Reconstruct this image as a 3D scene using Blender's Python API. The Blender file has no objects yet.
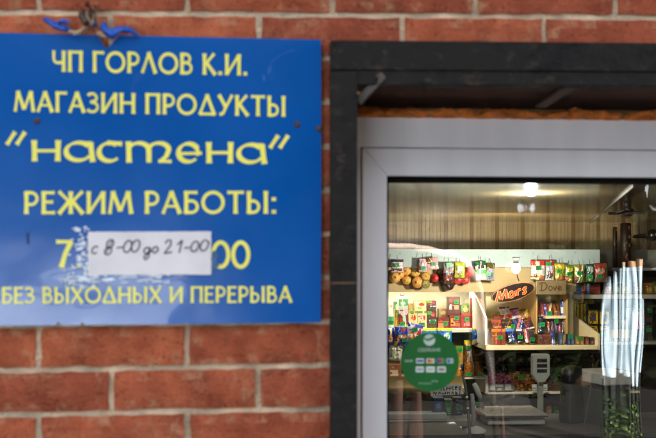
import bpy, bmesh, math, random
from mathutils import Vector, noise
R = math.radians
rng = random.Random(7)
S = bpy.context.scene
COL = S.collection

# ------------------------------------------------------------------ camera
F, HZ, YAW = 911.0, 270.0, R(3.7)
CAM = Vector((0.0, -1.61, 2.0))
FW = Vector((math.sin(YAW), math.cos(YAW), 0)); RT = Vector((math.cos(YAW), -math.sin(YAW), 0)); UP = Vector((0, 0, 1))
cd = bpy.data.cameras.new('camera'); cam = bpy.data.objects.new('camera', cd); COL.objects.link(cam)
cam.location = CAM; cam.rotation_euler = (R(90), 0, -YAW)
cd.lens = 50; cd.sensor_width = 36; cd.sensor_fit = 'HORIZONTAL'
cd.shift_y = (HZ - 219) / 656.0
cd.clip_start = 0.05; cd.clip_end = 400
cd.dof.use_dof = True; cd.dof.focus_distance = 5.0; cd.dof.aperture_fstop = 5.6
S.camera = cam

# ------------------------------------------------------------------ world, sun, exposure
W = bpy.data.worlds.new('World'); S.world = W; W.use_nodes = True
nt = W.node_tree
bg = nt.nodes['Background']
sky = nt.nodes.new('ShaderNodeTexSky'); sky.sky_type = 'NISHITA'; sky.sun_disc = False
SUN_EL, SUN_AZ = 42.0, 25.0          # the sun stands behind the shop; the front lies in its shade
sky.sun_elevation = R(SUN_EL); sky.sun_rotation = R(SUN_AZ)
hs = nt.nodes.new('ShaderNodeHueSaturation'); hs.inputs['Saturation'].default_value = 0.3      # thin haze whitens the sky
nt.links.new(sky.outputs[0], hs.inputs['Color']); nt.links.new(hs.outputs[0], bg.inputs[0]); bg.inputs[1].default_value = 0.07
sl = bpy.data.lights.new('sun', 'SUN'); sl.energy = 5.0; sl.angle = R(0.5); sl.color = (1, 0.95, 0.87)
so = bpy.data.objects.new('sun', sl); COL.objects.link(so)
sd = Vector((math.sin(R(SUN_AZ)) * math.cos(R(SUN_EL)), math.cos(R(SUN_AZ)) * math.cos(R(SUN_EL)), math.sin(R(SUN_EL))))
so.rotation_euler = sd.to_track_quat('Z', 'Y').to_euler(); so.location = (0, 0, 20)
S.view_settings.view_transform = 'Standard'; S.view_settings.look = 'None'
S.view_settings.exposure = 3.12; S.view_settings.gamma = 1; S.view_settings.use_curve_mapping = False

# ------------------------------------------------------------------ helpers
def at(px, py, Y):
    """point of the plane y = Y that the photograph shows at px, py"""
    d = FW + RT * ((px - 328) / F) + UP * ((HZ - py) / F)
    return CAM + d * ((Y - CAM.y) / d.y)
def sc_at(Y):                       # metres per photo pixel on that plane
    return (Y - CAM.y) / math.cos(YAW) / F
def lin(c):
    def f(v):
        v /= 255.0
        return v / 12.92 if v <= 0.04045 else ((v + 0.055) / 1.055) ** 2.4
    return (f(c[0]), f(c[1]), f(c[2]), 1.0)

MATS = {}
def mat(name, color=None, rough=0.6, metal=0.0, var=0.12, nscale=12.0, bump=0.0, bscale=80.0, attr=False, rvar=0.0, coat=0.0, spec=0.5, trans=0.0, stretch=None):
    if name in MATS: return MATS[name]
    m = bpy.data.materials.new(name); m.use_nodes = True
    n, l = m.node_tree.nodes, m.node_tree.links
    p = n['Principled BSDF']
    p.inputs['Roughness'].default_value = rough; p.inputs['Metallic'].default_value = metal
    p.inputs['Specular IOR Level'].default_value = spec
    p.inputs['Coat Weight'].default_value = coat
    p.inputs['Transmission Weight'].default_value = trans
    tc = n.new('ShaderNodeTexCoord')
    src = tc.outputs['Object']
    if stretch:
        mp = n.new('ShaderNodeMapping'); mp.inputs['Scale'].default_value = stretch
        l.new(src, mp.inputs[0]); src = mp.outputs[0]
    nz = n.new('ShaderNodeTexNoise'); nz.inputs['Scale'].default_value = nscale; nz.inputs['Detail'].default_value = 6
    l.new(src, nz.inputs['Vector'])
    mr = n.new('ShaderNodeMapRange'); mr.inputs[1].default_value = 0.3; mr.inputs[2].default_value = 0.7
    mr.inputs[3].default_value = 1 - var; mr.inputs[4].default_value = 1 + var
    l.new(nz.outputs[0], mr.inputs[0])
    mx = n.new('ShaderNodeMix'); mx.data_type = 'RGBA'; mx.blend_type = 'MULTIPLY'; mx.inputs[0].default_value = 1
    if attr:
        a = n.new('ShaderNodeAttribute'); a.attribute_name = 'Col'; l.new(a.outputs['Color'], mx.inputs[6])
    else:
        mx.inputs[6].default_value = lin(color)
    l.new(mr.outputs[0], mx.inputs[7]); l.new(mx.outputs[2], p.inputs['Base Color'])
    if rvar:
        m2 = n.new('ShaderNodeMapRange'); m2.inputs[1].default_value = 0.3; m2.inputs[2].default_value = 0.7
        m2.inputs[3].default_value = max(0.02, rough - rvar); m2.inputs[4].default_value = rough + rvar
        l.new(nz.outputs[0], m2.inputs[0]); l.new(m2.outputs[0], p.inputs['Roughness'])
    if bump:
        b = n.new('ShaderNodeTexNoise'); b.inputs['Scale'].default_value = bscale; b.inputs['Detail'].default_value = 5
        l.new(src, b.inputs['Vector'])
        bp = n.new('ShaderNodeBump'); bp.inputs['Strength'].default_value = bump; bp.inputs['Distance'].default_value = 0.01
        l.new(b.outputs[0], bp.inputs['Height']); l.new(bp.outputs[0], p.inputs['Normal'])
    MATS[name] = m
    return m
PRINT = mat('printed_card', attr=True, rough=0.38, var=0.08, nscale=40)
FOIL = mat('printed_foil', attr=True, rough=0.24, var=0.1, nscale=30, spec=0.7)
MATTE = mat('matte_paint', attr=True, rough=0.6, var=0.07, nscale=9)
METAL = mat('bare_metal', attr=True, rough=0.3, metal=1.0, var=0.1, nscale=20)

def emit(name, color, strength):
    m = bpy.data.materials.new(name); m.use_nodes = True
    n = m.node_tree.nodes; p = n['Principled BSDF']
    p.inputs['Base Color'].default_value = (0.8, 0.8, 0.8, 1)
    p.inputs['Emission Color'].default_value = lin(color); p.inputs['Emission Strength'].default_value = strength
    return m

class MB:
    """collects faces with a colour each, links them as ONE mesh object"""
    def __init__(s): s.v = []; s.f = []; s.c = []; s.m = []
    def face(s, pts, col, mi=0):
        i = len(s.v); s.v += [tuple(p) for p in pts]; s.f.append(tuple(range(i, i + len(pts)))); s.c.append(col); s.m.append(mi)
    def mesh(s, verts, faces, col, mi=0):
        i = len(s.v); s.v += [tuple(p) for p in verts]
        for k, fc in enumerate(faces):
            s.f.append(tuple(a + i for a in fc)); s.c.append(col[k] if isinstance(col, list) else col); s.m.append(mi)
    def box(s, x0, x1, y0, y1, z0, z1, col, mi=0, M=None):
        vs = [Vector((x, y, z)) for x in (x0, x1) for y in (y0, y1) for z in (z0, z1)]
        if M: vs = [M @ v for v in vs]
        s.mesh(vs, [(0, 1, 3, 2), (4, 6, 7, 5), (0, 4, 5, 1), (2, 3, 7, 6), (0, 2, 6, 4), (1, 5, 7, 3)], col, mi)
    def tube(s, pts, r, col, n=8, mi=0, taper=None):
        pts = [Vector(p) for p in pts]; vs = []; fs = []
        for i, p in enumerate(pts):
            d = (pts[min(i + 1, len(pts) - 1)] - pts[max(i - 1, 0)]).normalized()
            a = d.orthogonal().normalized() if abs(d.z) > 0.9 else d.cross(UP).normalized(); b = d.cross(a)
            rr = r if taper is None else r * taper[i]
            for k in range(n):
                t = 2 * math.pi * k / n; vs.append(p + (a * math.cos(t) + b * math.sin(t)) * rr)
        for i in range(len(pts) - 1):
            for k in range(n):
                k2 = (k + 1) % n; fs.append((i * n + k, i * n + k2, (i + 1) * n + k2, (i + 1) * n + k))
        fs.append(tuple(range(n - 1, -1, -1))); fs.append(tuple((len(pts) - 1) * n + k for k in range(n)))
        s.mesh(vs, fs, col, mi)
    def prism(s, poly, y0, y1, col, mi=0):                # poly in x, z, pushed along y
        n = len(poly)
        vs = [(p[0], y0, p[1]) for p in poly] + [(p[0], y1, p[1]) for p in poly]
        fs = [tuple(range(n)), tuple(range(2 * n - 1, n - 1, -1))] + [(i, i + n, (i + 1) % n + n, (i + 1) % n) for i in range(n)]
        s.mesh(vs, fs, col, mi)
    def lathe(s, prof, c, col, n=14, axis='z', mi=0):
        vs = []; fs = []
        for (r, h) in prof:
            for k in range(n):
                t = 2 * math.pi * k / n; a, b = r * math.cos(t), r * math.sin(t)
                vs.append((c[0] + a, c[1] + b, c[2] + h) if axis == 'z' else (c[0] + a, c[1] + h, c[2] + b))
        for i in range(len(prof) - 1):
            for k in range(n):
                k2 = (k + 1) % n; fs.append((i * n + k, i * n + k2, (i + 1) * n + k2, (i + 1) * n + k))
        fs.append(tuple(range(n))); fs.append(tuple((len(prof) - 1) * n + k for k in range(n)))
        cl = col
        if isinstance(col, list):
            cl = [col[i] for i in range(len(prof) - 1) for _ in range(n)] + [col[0], col[-1]]
        s.mesh(vs, fs, cl, mi)
    def blob(s, c, r, col, sq=(1, 1, 1), n=8, m=5, rough=0.0, mi=0):
        vs = [(c[0], c[1], c[2] - r * sq[2])]; fs = []
        for j in range(1, m):
            ph = math.pi * j / m
            for k in range(n):
                t = 2 * math.pi * k / n
                q = 1 + rough * (rng.random() - 0.5) * 2
                vs.append((c[0] + r * sq[0] * q * math.sin(ph) * math.cos(t), c[1] + r * sq[1] * q * math.sin(ph) * math.sin(t), c[2] - r * sq[2] * q * math.cos(ph)))
        vs.append((c[0], c[1], c[2] + r * sq[2])); top = len(vs) - 1
        for k in range(n):
            k2 = (k + 1) % n
            fs.append((0, 1 + k2, 1 + k)); fs.append((top, 1 + (m - 2) * n + k, 1 + (m - 2) * n + k2))
            for j in range(m - 2):
                fs.append((1 + j * n + k, 1 + j * n + k2, 1 + (j + 1) * n + k2, 1 + (j + 1) * n + k))
        s.mesh(vs, fs, col, mi)
    def build(s, name, material=None, parent=None, smooth=False, bevel=0.0):
        me = bpy.data.meshes.new(name); me.from_pydata(s.v, [], s.f)
        mats = material if isinstance(material, list) else [material or MATTE]
        for m in mats: me.materials.append(m)
        if len(mats) > 1: me.polygons.foreach_set('material_index', s.m)
        ca = me.color_attributes.new('Col', 'FLOAT_COLOR', 'CORNER')
        buf = []
        for f, c in zip(s.f, s.c): buf += list(lin(c)) * len(f)
        ca.data.foreach_set('color', buf)
        if smooth:
            bm = bmesh.new(); bm.from_mesh(me); bmesh.ops.remove_doubles(bm, verts=bm.verts, dist=1e-6); bm.to_mesh(me); bm.free()
            me.polygons.foreach_set('use_smooth', [True] * len(me.polygons))
        o = bpy.data.objects.new(name, me); COL.objects.link(o)
        if parent: o.parent = parent
        if bevel:
            b = o.modifiers.new('soft_edges', 'BEVEL'); b.width = bevel; b.segments = 2; b.limit_method = 'ANGLE'; b.angle_limit = R(50)
        return o
def empty(name, loc):
    o = bpy.data.objects.new(name, None); COL.objects.link(o); o.location = loc; o.empty_display_size = 0.05; return o
def tag(o, label=None, cat=None, group=None, kind=None):
    if label: o['label'] = label
    if cat: o['category'] = cat
    if group: o['group'] = group
    if kind: o['kind'] = kind
    return o
def adopt(root, *kids):                # parent while keeping the world place
    for k in kids:
        k.parent = root; k.location = k.location - root.location
    return root

# ------------------------------------------------------------------ places
YW = 0.20                                           # window plane inside the opening
YB = 4.40                                           # back wall of the shop
ZC = at(500, 222, YB).z                             # shop ceiling
OX0, OX1 = at(350, 250, 0).x, at(350, 250, 0).x + 1.12
OZ1 = at(450, 85, -0.0).z + 0.012                   # underside of the opening
OZ0 = 0.95
WX0, WX1, WTOP = -2.6, 3.6, 3.05
ZF = 0.06

# ------------------------------------------------------------------ setting
g = MB(); g.face([(-150, -150, 0), (150, -150, 0), (150, 150, 0), (-150, 150, 0)], (95, 92, 88))
tag(g.build('ground', mat('asphalt', (36, 35, 34), 0.95, spec=0.05, var=0.2, nscale=2, bump=0.3, bscale=60)), kind='structure')
f = MB(); f.box(WX0 + 0.3, WX1 - 0.3, 0.31, 4.7, 0.004, ZF, (120, 100, 80))
tag(f.build('floor', mat('floor_tile', (110, 92, 76), 0.5, var=0.15)), kind='structure')
# brick front wall
wall = empty('brick_wall', (0, 0, 0)); tag(wall, 'red brick shop front with pale mortar joints around the barred window', 'wall')
def wall_mat():
    m = bpy.data.materials.new('red_brick'); m.use_nodes = True
    n, l = m.node_tree.nodes, m.node_tree.links; p = n['Principled BSDF']; p.inputs['Roughness'].default_value = 0.85
    p.inputs['Specular IOR Level'].default_value = 0.25
    geo = n.new('ShaderNodeNewGeometry'); tc = n.new('ShaderNodeTexCoord')
    ramp = n.new('ShaderNodeValToRGB'); e = ramp.color_ramp.elements
    e[0].position = 0; e[0].color = lin((150, 75, 52)); e[1].position = 1; e[1].color = lin((182, 97, 65))
    k = ramp.color_ramp.elements.new(0.5); k.color = lin((164, 84, 57))
    l.new(geo.outputs['Random Per Island'], ramp.inputs[0])
    nz = n.new('ShaderNodeTexNoise'); nz.inputs['Scale'].default_value = 14; nz.inputs['Detail'].default_value = 8; nz.inputs['Roughness'].default_value = 0.65
    l.new(tc.outputs['Object'], nz.inputs['Vector'])
    r2 = n.new('ShaderNodeValToRGB'); e = r2.color_ramp.elements
    e[0].position = 0.34; e[0].color = (0.6, 0.52, 0.48, 1); e[1].position = 0.68; e[1].color = (1.25, 1.28, 1.25, 1)
    l.new(nz.outputs[0], r2.inputs[0])
    mx = n.new('ShaderNodeMix'); mx.data_type = 'RGBA'; mx.blend_type = 'MULTIPLY'; mx.inputs[0].default_value = 1
    l.new(ramp.outputs[0], mx.inputs[6]); l.new(r2.outputs[0], mx.inputs[7])
    n3 = n.new('ShaderNodeTexNoise'); n3.inputs['Scale'].default_value = 9; n3.inputs['Detail'].default_value = 10; n3.inputs['Roughness'].default_value = 0.75
    mp = n.new('ShaderNodeMapping'); mp.inputs['Location'].default_value = (3, 5, 1); l.new(tc.outputs['Object'], mp.inputs[0]); l.new(mp.outputs[0], n3.inputs['Vector'])
    r3 = n.new('ShaderNodeValToRGB'); e = r3.color_ramp.elements
    e[0].position = 0.53; e[0].color = (0, 0, 0, 1); e[1].position = 0.70; e[1].color = (0.7, 0.7, 0.7, 1)
    l.new(n3.outputs[0], r3.inputs[0])
    m2 = n.new('ShaderNodeMix'); m2.data_type = 'RGBA'; l.new(r3.outputs[0], m2.inputs[0]); l.new(mx.outputs[2], m2.inputs[6]); m2.inputs[7].default_value = lin((190, 132, 98))
    at_ = n.new('ShaderNodeAttribute'); at_.attribute_name = 'Col'
    n4 = n.new('ShaderNodeTexNoise'); n4.inputs['Scale'].default_value = 26; n4.inputs['Detail'].default_value = 8; n4.inputs['Roughness'].default_value = .7; l.new(tc.outputs['Object'], n4.inputs['Vector'])
    r4 = n.new('ShaderNodeValToRGB'); e = r4.color_ramp.elements; e[0].position = .5; e[0].color = (0, 0, 0, 1); e[1].position = .64; e[1].color = (.55, .55, .55, 1); l.new(n4.outputs[0], r4.inputs[0])
    mu = n.new('ShaderNodeMath'); mu.operation = 'MULTIPLY'; l.new(at_.outputs['Fac'], mu.inputs[0]); l.new(r4.outputs[0], mu.inputs[1])
    m3 = n.new('ShaderNodeMix'); m3.data_type = 'RGBA'; l.new(mu.outputs[0], m3.inputs[0]); l.new(m2.outputs[2], m3.inputs[6]); m3.inputs[7].default_value = lin((188, 146, 112))
    l.new(m3.outputs[2], p.inputs['Base Color'])
    vo = n.new('ShaderNodeTexNoise'); vo.inputs['Scale'].default_value = 160; vo.inputs['Detail'].default_value = 4; l.new(tc.outputs['Object'], vo.inputs['Vector'])
    r5 = n.new('ShaderNodeValToRGB'); e = r5.color_ramp.elements; e[0].position = .33; e[0].color = (.5, .45, .42, 1); e[1].position = .43; e[1].color = (1, 1, 1, 1); l.new(vo.outputs[0], r5.inputs[0])
    m6 = n.new('ShaderNodeMix'); m6.data_type = 'RGBA'; m6.blend_type = 'MULTIPLY'; m6.inputs[0].default_value = .8; l.new(m3.outputs[2], m6.inputs[6]); l.new(r5.outputs[0], m6.inputs[7]); l.new(m6.outputs[2], p.inputs['Base Color'])
    ad = n.new('ShaderNodeMath'); ad.operation = 'ADD'; l.new(nz.outputs[0], ad.inputs[0]); l.new(vo.outputs[0], ad.inputs[1])
    bp = n.new('ShaderNodeBump'); bp.inputs['Strength'].default_value = 0.7; bp.inputs['Distance'].default_value = 0.006
    l.new(ad.outputs[0], bp.inputs['Height']); l.new(bp.outputs[0], p.inputs['Normal'])
    return m
MORTAR = mat('mortar', (206, 182, 154), 0.95, var=0.4, nscale=18, bump=0.8, bscale=120)
bk = MB(); C0 = (120, 60, 40)
zl = at(0, 370.8, 0).z; pitch = (at(0, 11.5, 0).z - zl) / 8
tilt = (at(327, 365.3, 0).z - zl) / (at(327, 365.3, 0).x - at(0, 370.8, 0).x)
xl = at(0, 370, 0).x
jx = at(38, 348, 0).x; per = at(187, 348, 0).x - jx
MT = 0.0105
def brick(x0, x1, z0, z1):
    nx, nz = max(3, int((x1 - x0) / 0.022)), 4
    vs = []; fs = []
    for j in range(nz + 1):
        for i in range(nx + 1):
            x = x0 + (x1 - x0) * i / nx; z = z0 + (z1 - z0) * j / nz
            e = 0.0
            if j == 0: z += rng.uniform(-.0016, .0016)
            if j == nz: z += rng.uniform(-.0016, .0016)
            if i == 0 or i == nx: x += rng.uniform(-.0016, .0016)
            if i in (0, nx) or j in (0, nz): e = 0.0028
            zz = z + (x - xl) * tilt
            vs.append((x, e + 0.0025 * noise.noise(Vector((x * 22, z * 22, 3))), zz))
    for j in range(nz):
        for i in range(nx):
            a = j * (nx + 1) + i; fs.append((a, a + 1, a + nx + 2, a + nx + 1))
    rim = [i for i in range(nx + 1)] + [j * (nx + 1) + nx for j in range(1, nz + 1)] + [nz * (nx + 1) + i for i in range(nx - 1, -1, -1)] + [j * (nx + 1) for j in range(nz - 1, 0, -1)]
    b0 = len(vs)
    for r in rim: vs.append((vs[r][0], 0.02, vs[r][2]))
    for k in range(len(rim)):
        k2 = (k + 1) % len(rim); fs.append((rim[k], b0 + k, b0 + k2, rim[k2]))
    cols = []
    for q in range(len(fs)):
        j, i = divmod(q, nx); ed = q >= nx * nz or i in (0, nx - 1) or j in (0, nz - 1)
        cols.append((255, 255, 255) if ed and rng.random() < .75 else (0, 0, 0))
    bk.mesh(vs, fs, cols)
r0 = -int((zl - 0.05) / pitch)
for i in range(r0, int((WTOP - zl) / pitch)):
    za, zb = zl + i * pitch + MT / 2, zl + (i + 1) * pitch - MT / 2
    ph = jx if i % 2 == 0 else jx + per * 0.487
    k0 = int((WX0 - ph) / per) - 1
    for k in range(k0, k0 + int((WX1 - WX0) / per) + 3):
        a, b = ph + k * per + MT / 2 + rng.uniform(-.001, .001), ph + (k + 1) * per - MT / 2 + rng.uniform(-.001, .001)
        a, b = max(a, WX0), min(b, WX1)
        if b - a < 0.02: continue
        zt = (0.5 * (a + b) - xl) * tilt
        if zb + zt > OZ0 and za + zt < OZ1:
            if b > OX0 and a < OX1:
                segs = [(a, min(b, OX0)), (max(a, OX1), b)]
            else: segs = [(a, b)]
        else: segs = [(a, b)]
        for (s0, s1) in segs:
            if s1 - s0 > 0.015: brick(s0, s1, za, zb)
bk.build('brickwork', wall_mat(), wall)
ba = MB()
ba.box(WX0, OX0, 0.007, 0.3, 0.004, WTOP, C0); ba.box(OX1, WX1, 0.007, 0.3, 0.004, WTOP, C0)
ba.box(OX0 + .001, OX1 - .001, 0.007, 0.3, 0.004, OZ0, C0)
ba.box(OX0 + .001, OX1 - .001, 0.007, 0.0605, OZ1 + 0.006, WTOP, C0)
ba.build('mortar_backing', MORTAR, wall)
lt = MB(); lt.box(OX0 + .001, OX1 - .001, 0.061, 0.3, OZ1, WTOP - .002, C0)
lt.build('lintel', mat('shaded_brick', (74, 40, 25), 0.9, var=0.4, nscale=25, bump=0.6, bscale=90), wall)  # rust-brown brick with the shade of the recess darkened into its colour
# shop shell
sh = MB()
TAN = (150, 130, 100)
side = MB(); side.box(WX0, WX0 + 0.3, 0.301, 4.7, 0.004, WTOP, TAN); side.box(WX1 - 0.3, WX1, 0.301, 4.7, 0.004, WTOP, TAN)
tag(side.build('side_walls', mat('plaster', (170, 155, 130), 0.8)), 'plain plastered side walls inside the shop behind the window', 'wall', kind='structure')
rf = MB(); rf.box(WX0 - .15, WX1 + .15, -0.22, 5.0, WTOP + 0.004, WTOP + 0.16, TAN)
tag(rf.build('roof', mat('roof_felt', (70, 68, 66), 0.9)), 'flat roof slab over the brick shop', 'roof', kind='structure')
# back wall of narrow vertical cladding boards
def cladding():
    m = MB()
    x = WX0 + 0.301
    bw = sc_at(YB) * 26.2 / 7.0; k = 0
    while x < WX1 - 0.301 - bw:
        deep = (k % 7 == 0)
        t = 164 + rng.randint(-13, 9)
        c = (t + 8, t - 16, t - 56) if not deep else (134, 106, 66)
        w = bw * 0.93
        m.box(x, x + w, YB + (0 if not deep else .003), YB + 0.02, ZF, ZC, c)
        x += bw; k += 1
    m.box(WX0 + 0.3, WX1 - 0.3, YB + 0.0045, YB + 0.3, ZF, ZC, (104, 86, 60))
    return m
WOODW = mat('cladding', attr=True, rough=0.32, var=0.1, nscale=5, stretch=(12, 12, 0.8))
CEILM = mat('ceiling_gloss', attr=True, rough=0.13, var=0.06, nscale=5, spec=1.0)
tag(cladding().build('cladded_back_wall', WOODW), 'light wood effect narrow vertical cladding on the back wall', 'wall', kind='structure')
m = MB(); m.box(WX0 + 0.3, WX1 - 0.3, 0.301, YB + 0.3, ZC, ZC + 0.06, (150, 128, 88))
tag(m.build('ceiling', CEILM), 'glossy light boards of the low shop ceiling', 'ceiling', kind='structure')

# ------------------------------------------------------------------ light inside the shop (two seen lamps and an added strip lamp)
def lamp_light(name, loc, power, rad, color, spot=None):
    L = bpy.data.lights.new(name, 'SPOT' if spot else 'POINT'); L.energy = power; L.shadow_soft_size = rad; L.color = color
    if spot: L.spot_size = R(spot); L.spot_blend = 0.4
    o = bpy.data.objects.new(name, L); COL.objects.link(o); o.location = loc; return o
pl = at(531, 192, 2.2)
Yl = CAM.y + (ZC - CAM.z) * F / 78 * math.cos(YAW)
pl = at(531, 192, Yl)
lamp = empty('ceiling_lamp', (pl.x, pl.y, ZC))
tag(lamp, 'lit round white lamp fixed to the glossy shop ceiling', 'lamp')
a = MB(); a.lathe([(0.022, 0), (0.022, -0.005), (0.017, -0.008)], (0, 0, 0), (235, 235, 235), n=24); a.build('lamp_rim', MATTE, lamp, True)
a = MB(); a.lathe([(0.016, -0.0075), (0.014, -0.011), (0.007, -0.013)], (0, 0, 0), (255, 255, 255), n=24); a.build('diffuser', emit('lamp_glow', (235, 245, 255), 5), lamp, True)
lamp_light('ceiling_lamp_light', (pl.x, pl.y, ZC - 0.06), 2.2, 0.02, (0.93, 0.97, 1.0))
pb = at(516, 268, 3.25)
bulb = empty('shelf_bulb', pb)
tag(bulb, 'bare lit bulb under the pale board above the chocolate stand', 'bulb')
a = MB(); a.lathe([(0.008, -0.03), (0.019, -0.02), (0.024, -0.004), (0.018, 0.014), (0.013, 0.022)], (0, 0, 0), (255, 255, 255)); a.build('glass_globe', emit('bulb_glow', (255, 244, 222), 8), bulb, True)
a = MB(); a.lathe([(0.0135, 0.0225), (0.014, 0.05), (0.02, 0.052), (0.02, 0.06)], (0, 0, 0), (225, 222, 215)); a.build('lamp_holder', MATTE, bulb, True)
a = MB(); a.tube([at(516.5, 272, 3.25) - pb, at(517.5, 277, 3.25) - pb, at(519, 281, 3.255) - pb], 0.003, (40, 36, 34)); a.build('cord', MATTE, bulb)
o = lamp_light('shelf_bulb_light', pb + Vector((0, 0.03, 0.0)), 5.0, 0.035, (1.0, 0.92, 0.76), spot=165)      # cone added to the bulb: aimed at the shelves so the counter stays dim
o.rotation_euler = (R(78), 0, 0)
# unseen strip lamp added behind the header board to brighten the left shelves
tA, tB = at(330, 290, 4.05), at(478, 290, 4.05)
tl = empty('added_strip_lamp', (tA + tB) / 2); tag(tl, 'added strip lamp, unseen behind the beige board above the juice cartons', 'lamp')
a = MB(); a.tube([tA - tl.location, tB - tl.location], 0.008, (255, 255, 255), 10); a.build('tube', emit('added_tube_glow', (255, 246, 226), 2.0), tl, True)
L = bpy.data.lights.new('added_strip_light', 'AREA'); L.shape = 'RECTANGLE'; L.size = (tB - tA).length; L.size_y = 0.02; L.energy = 0.55; L.color = (1.0, 0.94, 0.8)
o = bpy.data.objects.new('added_strip_light', L); COL.objects.link(o); o.location = (tA + tB) / 2 + Vector((0, 0.0, -0.012)); o.rotation_euler = (R(22), 0, 0)


# ------------------------------------------------------------------ outside behind the viewer: only what the glass and the sign mirror
YG = YW + 0.032
def mirror(px, py, L):
    """point at distance L before the pane whose reflection shows at px, py"""
    p = at(px, py, YG + L); return Vector((p.x, 2 * YG - p.y, p.z))

# ------------------------------------------------------------------ steel frame round the opening
STEEL = mat('black_steel', (25, 22, 20), 0.6, var=0.5, nscale=14, rvar=0.15, bump=0.5, bscale=45, spec=0.22)
n, l = STEEL.node_tree.nodes, STEEL.node_tree.links; p = n['Principled BSDF']
old = p.inputs['Base Color'].links[0].from_socket
wn = n.new('ShaderNodeTexNoise'); wn.inputs['Scale'].default_value = 30; wn.inputs['Detail'].default_value = 9; wn.inputs['Roughness'].default_value = .75
tc_ = n.new('ShaderNodeTexCoord'); mp_ = n.new('ShaderNodeMapping'); mp_.inputs['Scale'].default_value = (1, 1, 1.6); l.new(tc_.outputs['Object'], mp_.inputs[0]); l.new(mp_.outputs[0], wn.inputs['Vector'])
wr = n.new('ShaderNodeValToRGB'); e_ = wr.color_ramp.elements; e_[0].position = .55; e_[0].color = (0, 0, 0, 1); e_[1].position = .72; e_[1].color = (1, 1, 1, 1); l.new(wn.outputs[0], wr.inputs[0])
wm = n.new('ShaderNodeMix'); wm.data_type = 'RGBA'; l.new(wr.outputs[0], wm.inputs[0]); l.new(old, wm.inputs[6]); wm.inputs[7].default_value = lin((74, 62, 52)); l.new(wm.outputs[2], p.inputs['Base Color'])
fr = empty('steel_window_frame', (OX0, 0, OZ1)); tag(fr, 'black painted angle steel frame welded around the shop window', 'frame')
def sh_pts(pts, org): return [(p[0] - org[0], p[1] - org[2]) for p in pts]
o3 = fr.location
px0, px1 = at(330.5, 250, -0.028).x, at(357.5, 250, -0.028).x
zt0, zt1 = at(330, 40, -0.03).z, at(800, 42.5 + 5, -0.03).z
xr = OX1 + 0.05
btilt = (at(656, 42.2, -.03).z - at(330, 39.5, -.03).z) / (at(656, 42, -.03).x - at(330, 39.5, -.03).x)
zb_ = lambda x, py: at(330, py, -.03).z + (x - px0) * btilt
m = MB(); m.prism([(px0 - o3.x, OZ0 - .05 - o3.z), (px1 - o3.x, OZ0 - .05 - o3.z), (px1 - o3.x, zb_(px1, 70) - o3.z - .001), (px0 - o3.x, zb_(px0, 70) - o3.z - .001)], -0.028, -0.0045, C0)
m.prism([(px1 - o3.x - .006, OZ0 - .05 - o3.z), (px1 - o3.x - .0005, OZ0 - .05 - o3.z), (px1 - o3.x - .0005, zb_(px1, 70) - o3.z - .001), (px1 - o3.x - .006, zb_(px1, 70) - o3.z - .001)], -0.004, 0.05, C0)
m.build('post', STEEL, fr, bevel=0.0012)
m = MB(); m.prism([(OX1 - 0.02 - o3.x, OZ0 - .05 - o3.z), (OX1 + .03 - o3.x, OZ0 - .05 - o3.z), (OX1 + .03 - o3.x, zb_(OX1, 70) - o3.z - .001), (OX1 - .02 - o3.x, zb_(OX1, 70) - o3.z - .001)], -0.028, -0.0045, C0)
m.build('post', STEEL, fr, bevel=0.0012)
m = MB(); m.prism([(px0 - o3.x, zb_(px0, 69.5) - o3.z), (xr - o3.x, zb_(xr, 69.5) - o3.z), (xr - o3.x, zb_(xr, 40) - o3.z), (px0 - o3.x, zb_(px0, 40) - o3.z)], -0.0295, -0.0045, C0)
m.prism([(px1 - o3.x + .0, zb_(px1, 84) - o3.z), (xr - o3.x, zb_(xr, 84) - o3.z), (xr - o3.x, zb_(xr, 69.5) - o3.z), (px1 - o3.x, zb_(px1, 69.5) - o3.z)], -0.0265, -0.0045, C0)
m.build('top_beam', STEEL, fr, bevel=0.0012)
def bar(name, p, q, w, t, parent, material=STEEL, col=C0):
    p, q = Vector(p) - o3, Vector(q) - o3
    d = q - p; M_ = d.to_track_quat('X', 'Z').to_matrix().to_4x4(); M_.translation = p
    b = MB(); b.box(0, d.length, -w / 2, w / 2, -t / 2, t / 2, col, M=M_); return b.build(name, material, parent, bevel=0.001)
bar('brace', at(384, 75, -0.026), at(358, 102, -0.010), 0.008, 0.014, fr, mat('worn_steel', (72, 64, 58), .6, var=.3))
bar('anchor_bar', at(577, 82.5, 0.0), at(540, 107, 0.17), 0.022, 0.005, fr, mat('rusty_flat', (84, 62, 48), 0.7, var=0.3))
m = MB(); m.prism([(px0 - o3.x + .001, at(0, 284.3, -.03).z - o3.z), (px1 - o3.x - .002, at(0, 284, -.03).z - o3.z), (px1 - o3.x - .002, at(0, 282.4, -.03).z - o3.z), (px0 - o3.x + .001, at(0, 282.8, -.03).z - o3.z)], -0.0292, -0.0275, C0)
m.build('rust_streak', mat('ochre_rust', (104, 78, 50), 0.8, var=0.4, nscale=60), fr)
for (x, y) in ((378, 76), (358.5, 93)):
    q = at(x, y, -0.0335) - o3; m = MB(); m.blob(q, 0.0032, C0, (1.2, .5, .8)); m.build('weld_spot', mat('ochre_rust'), fr, True)

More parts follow.
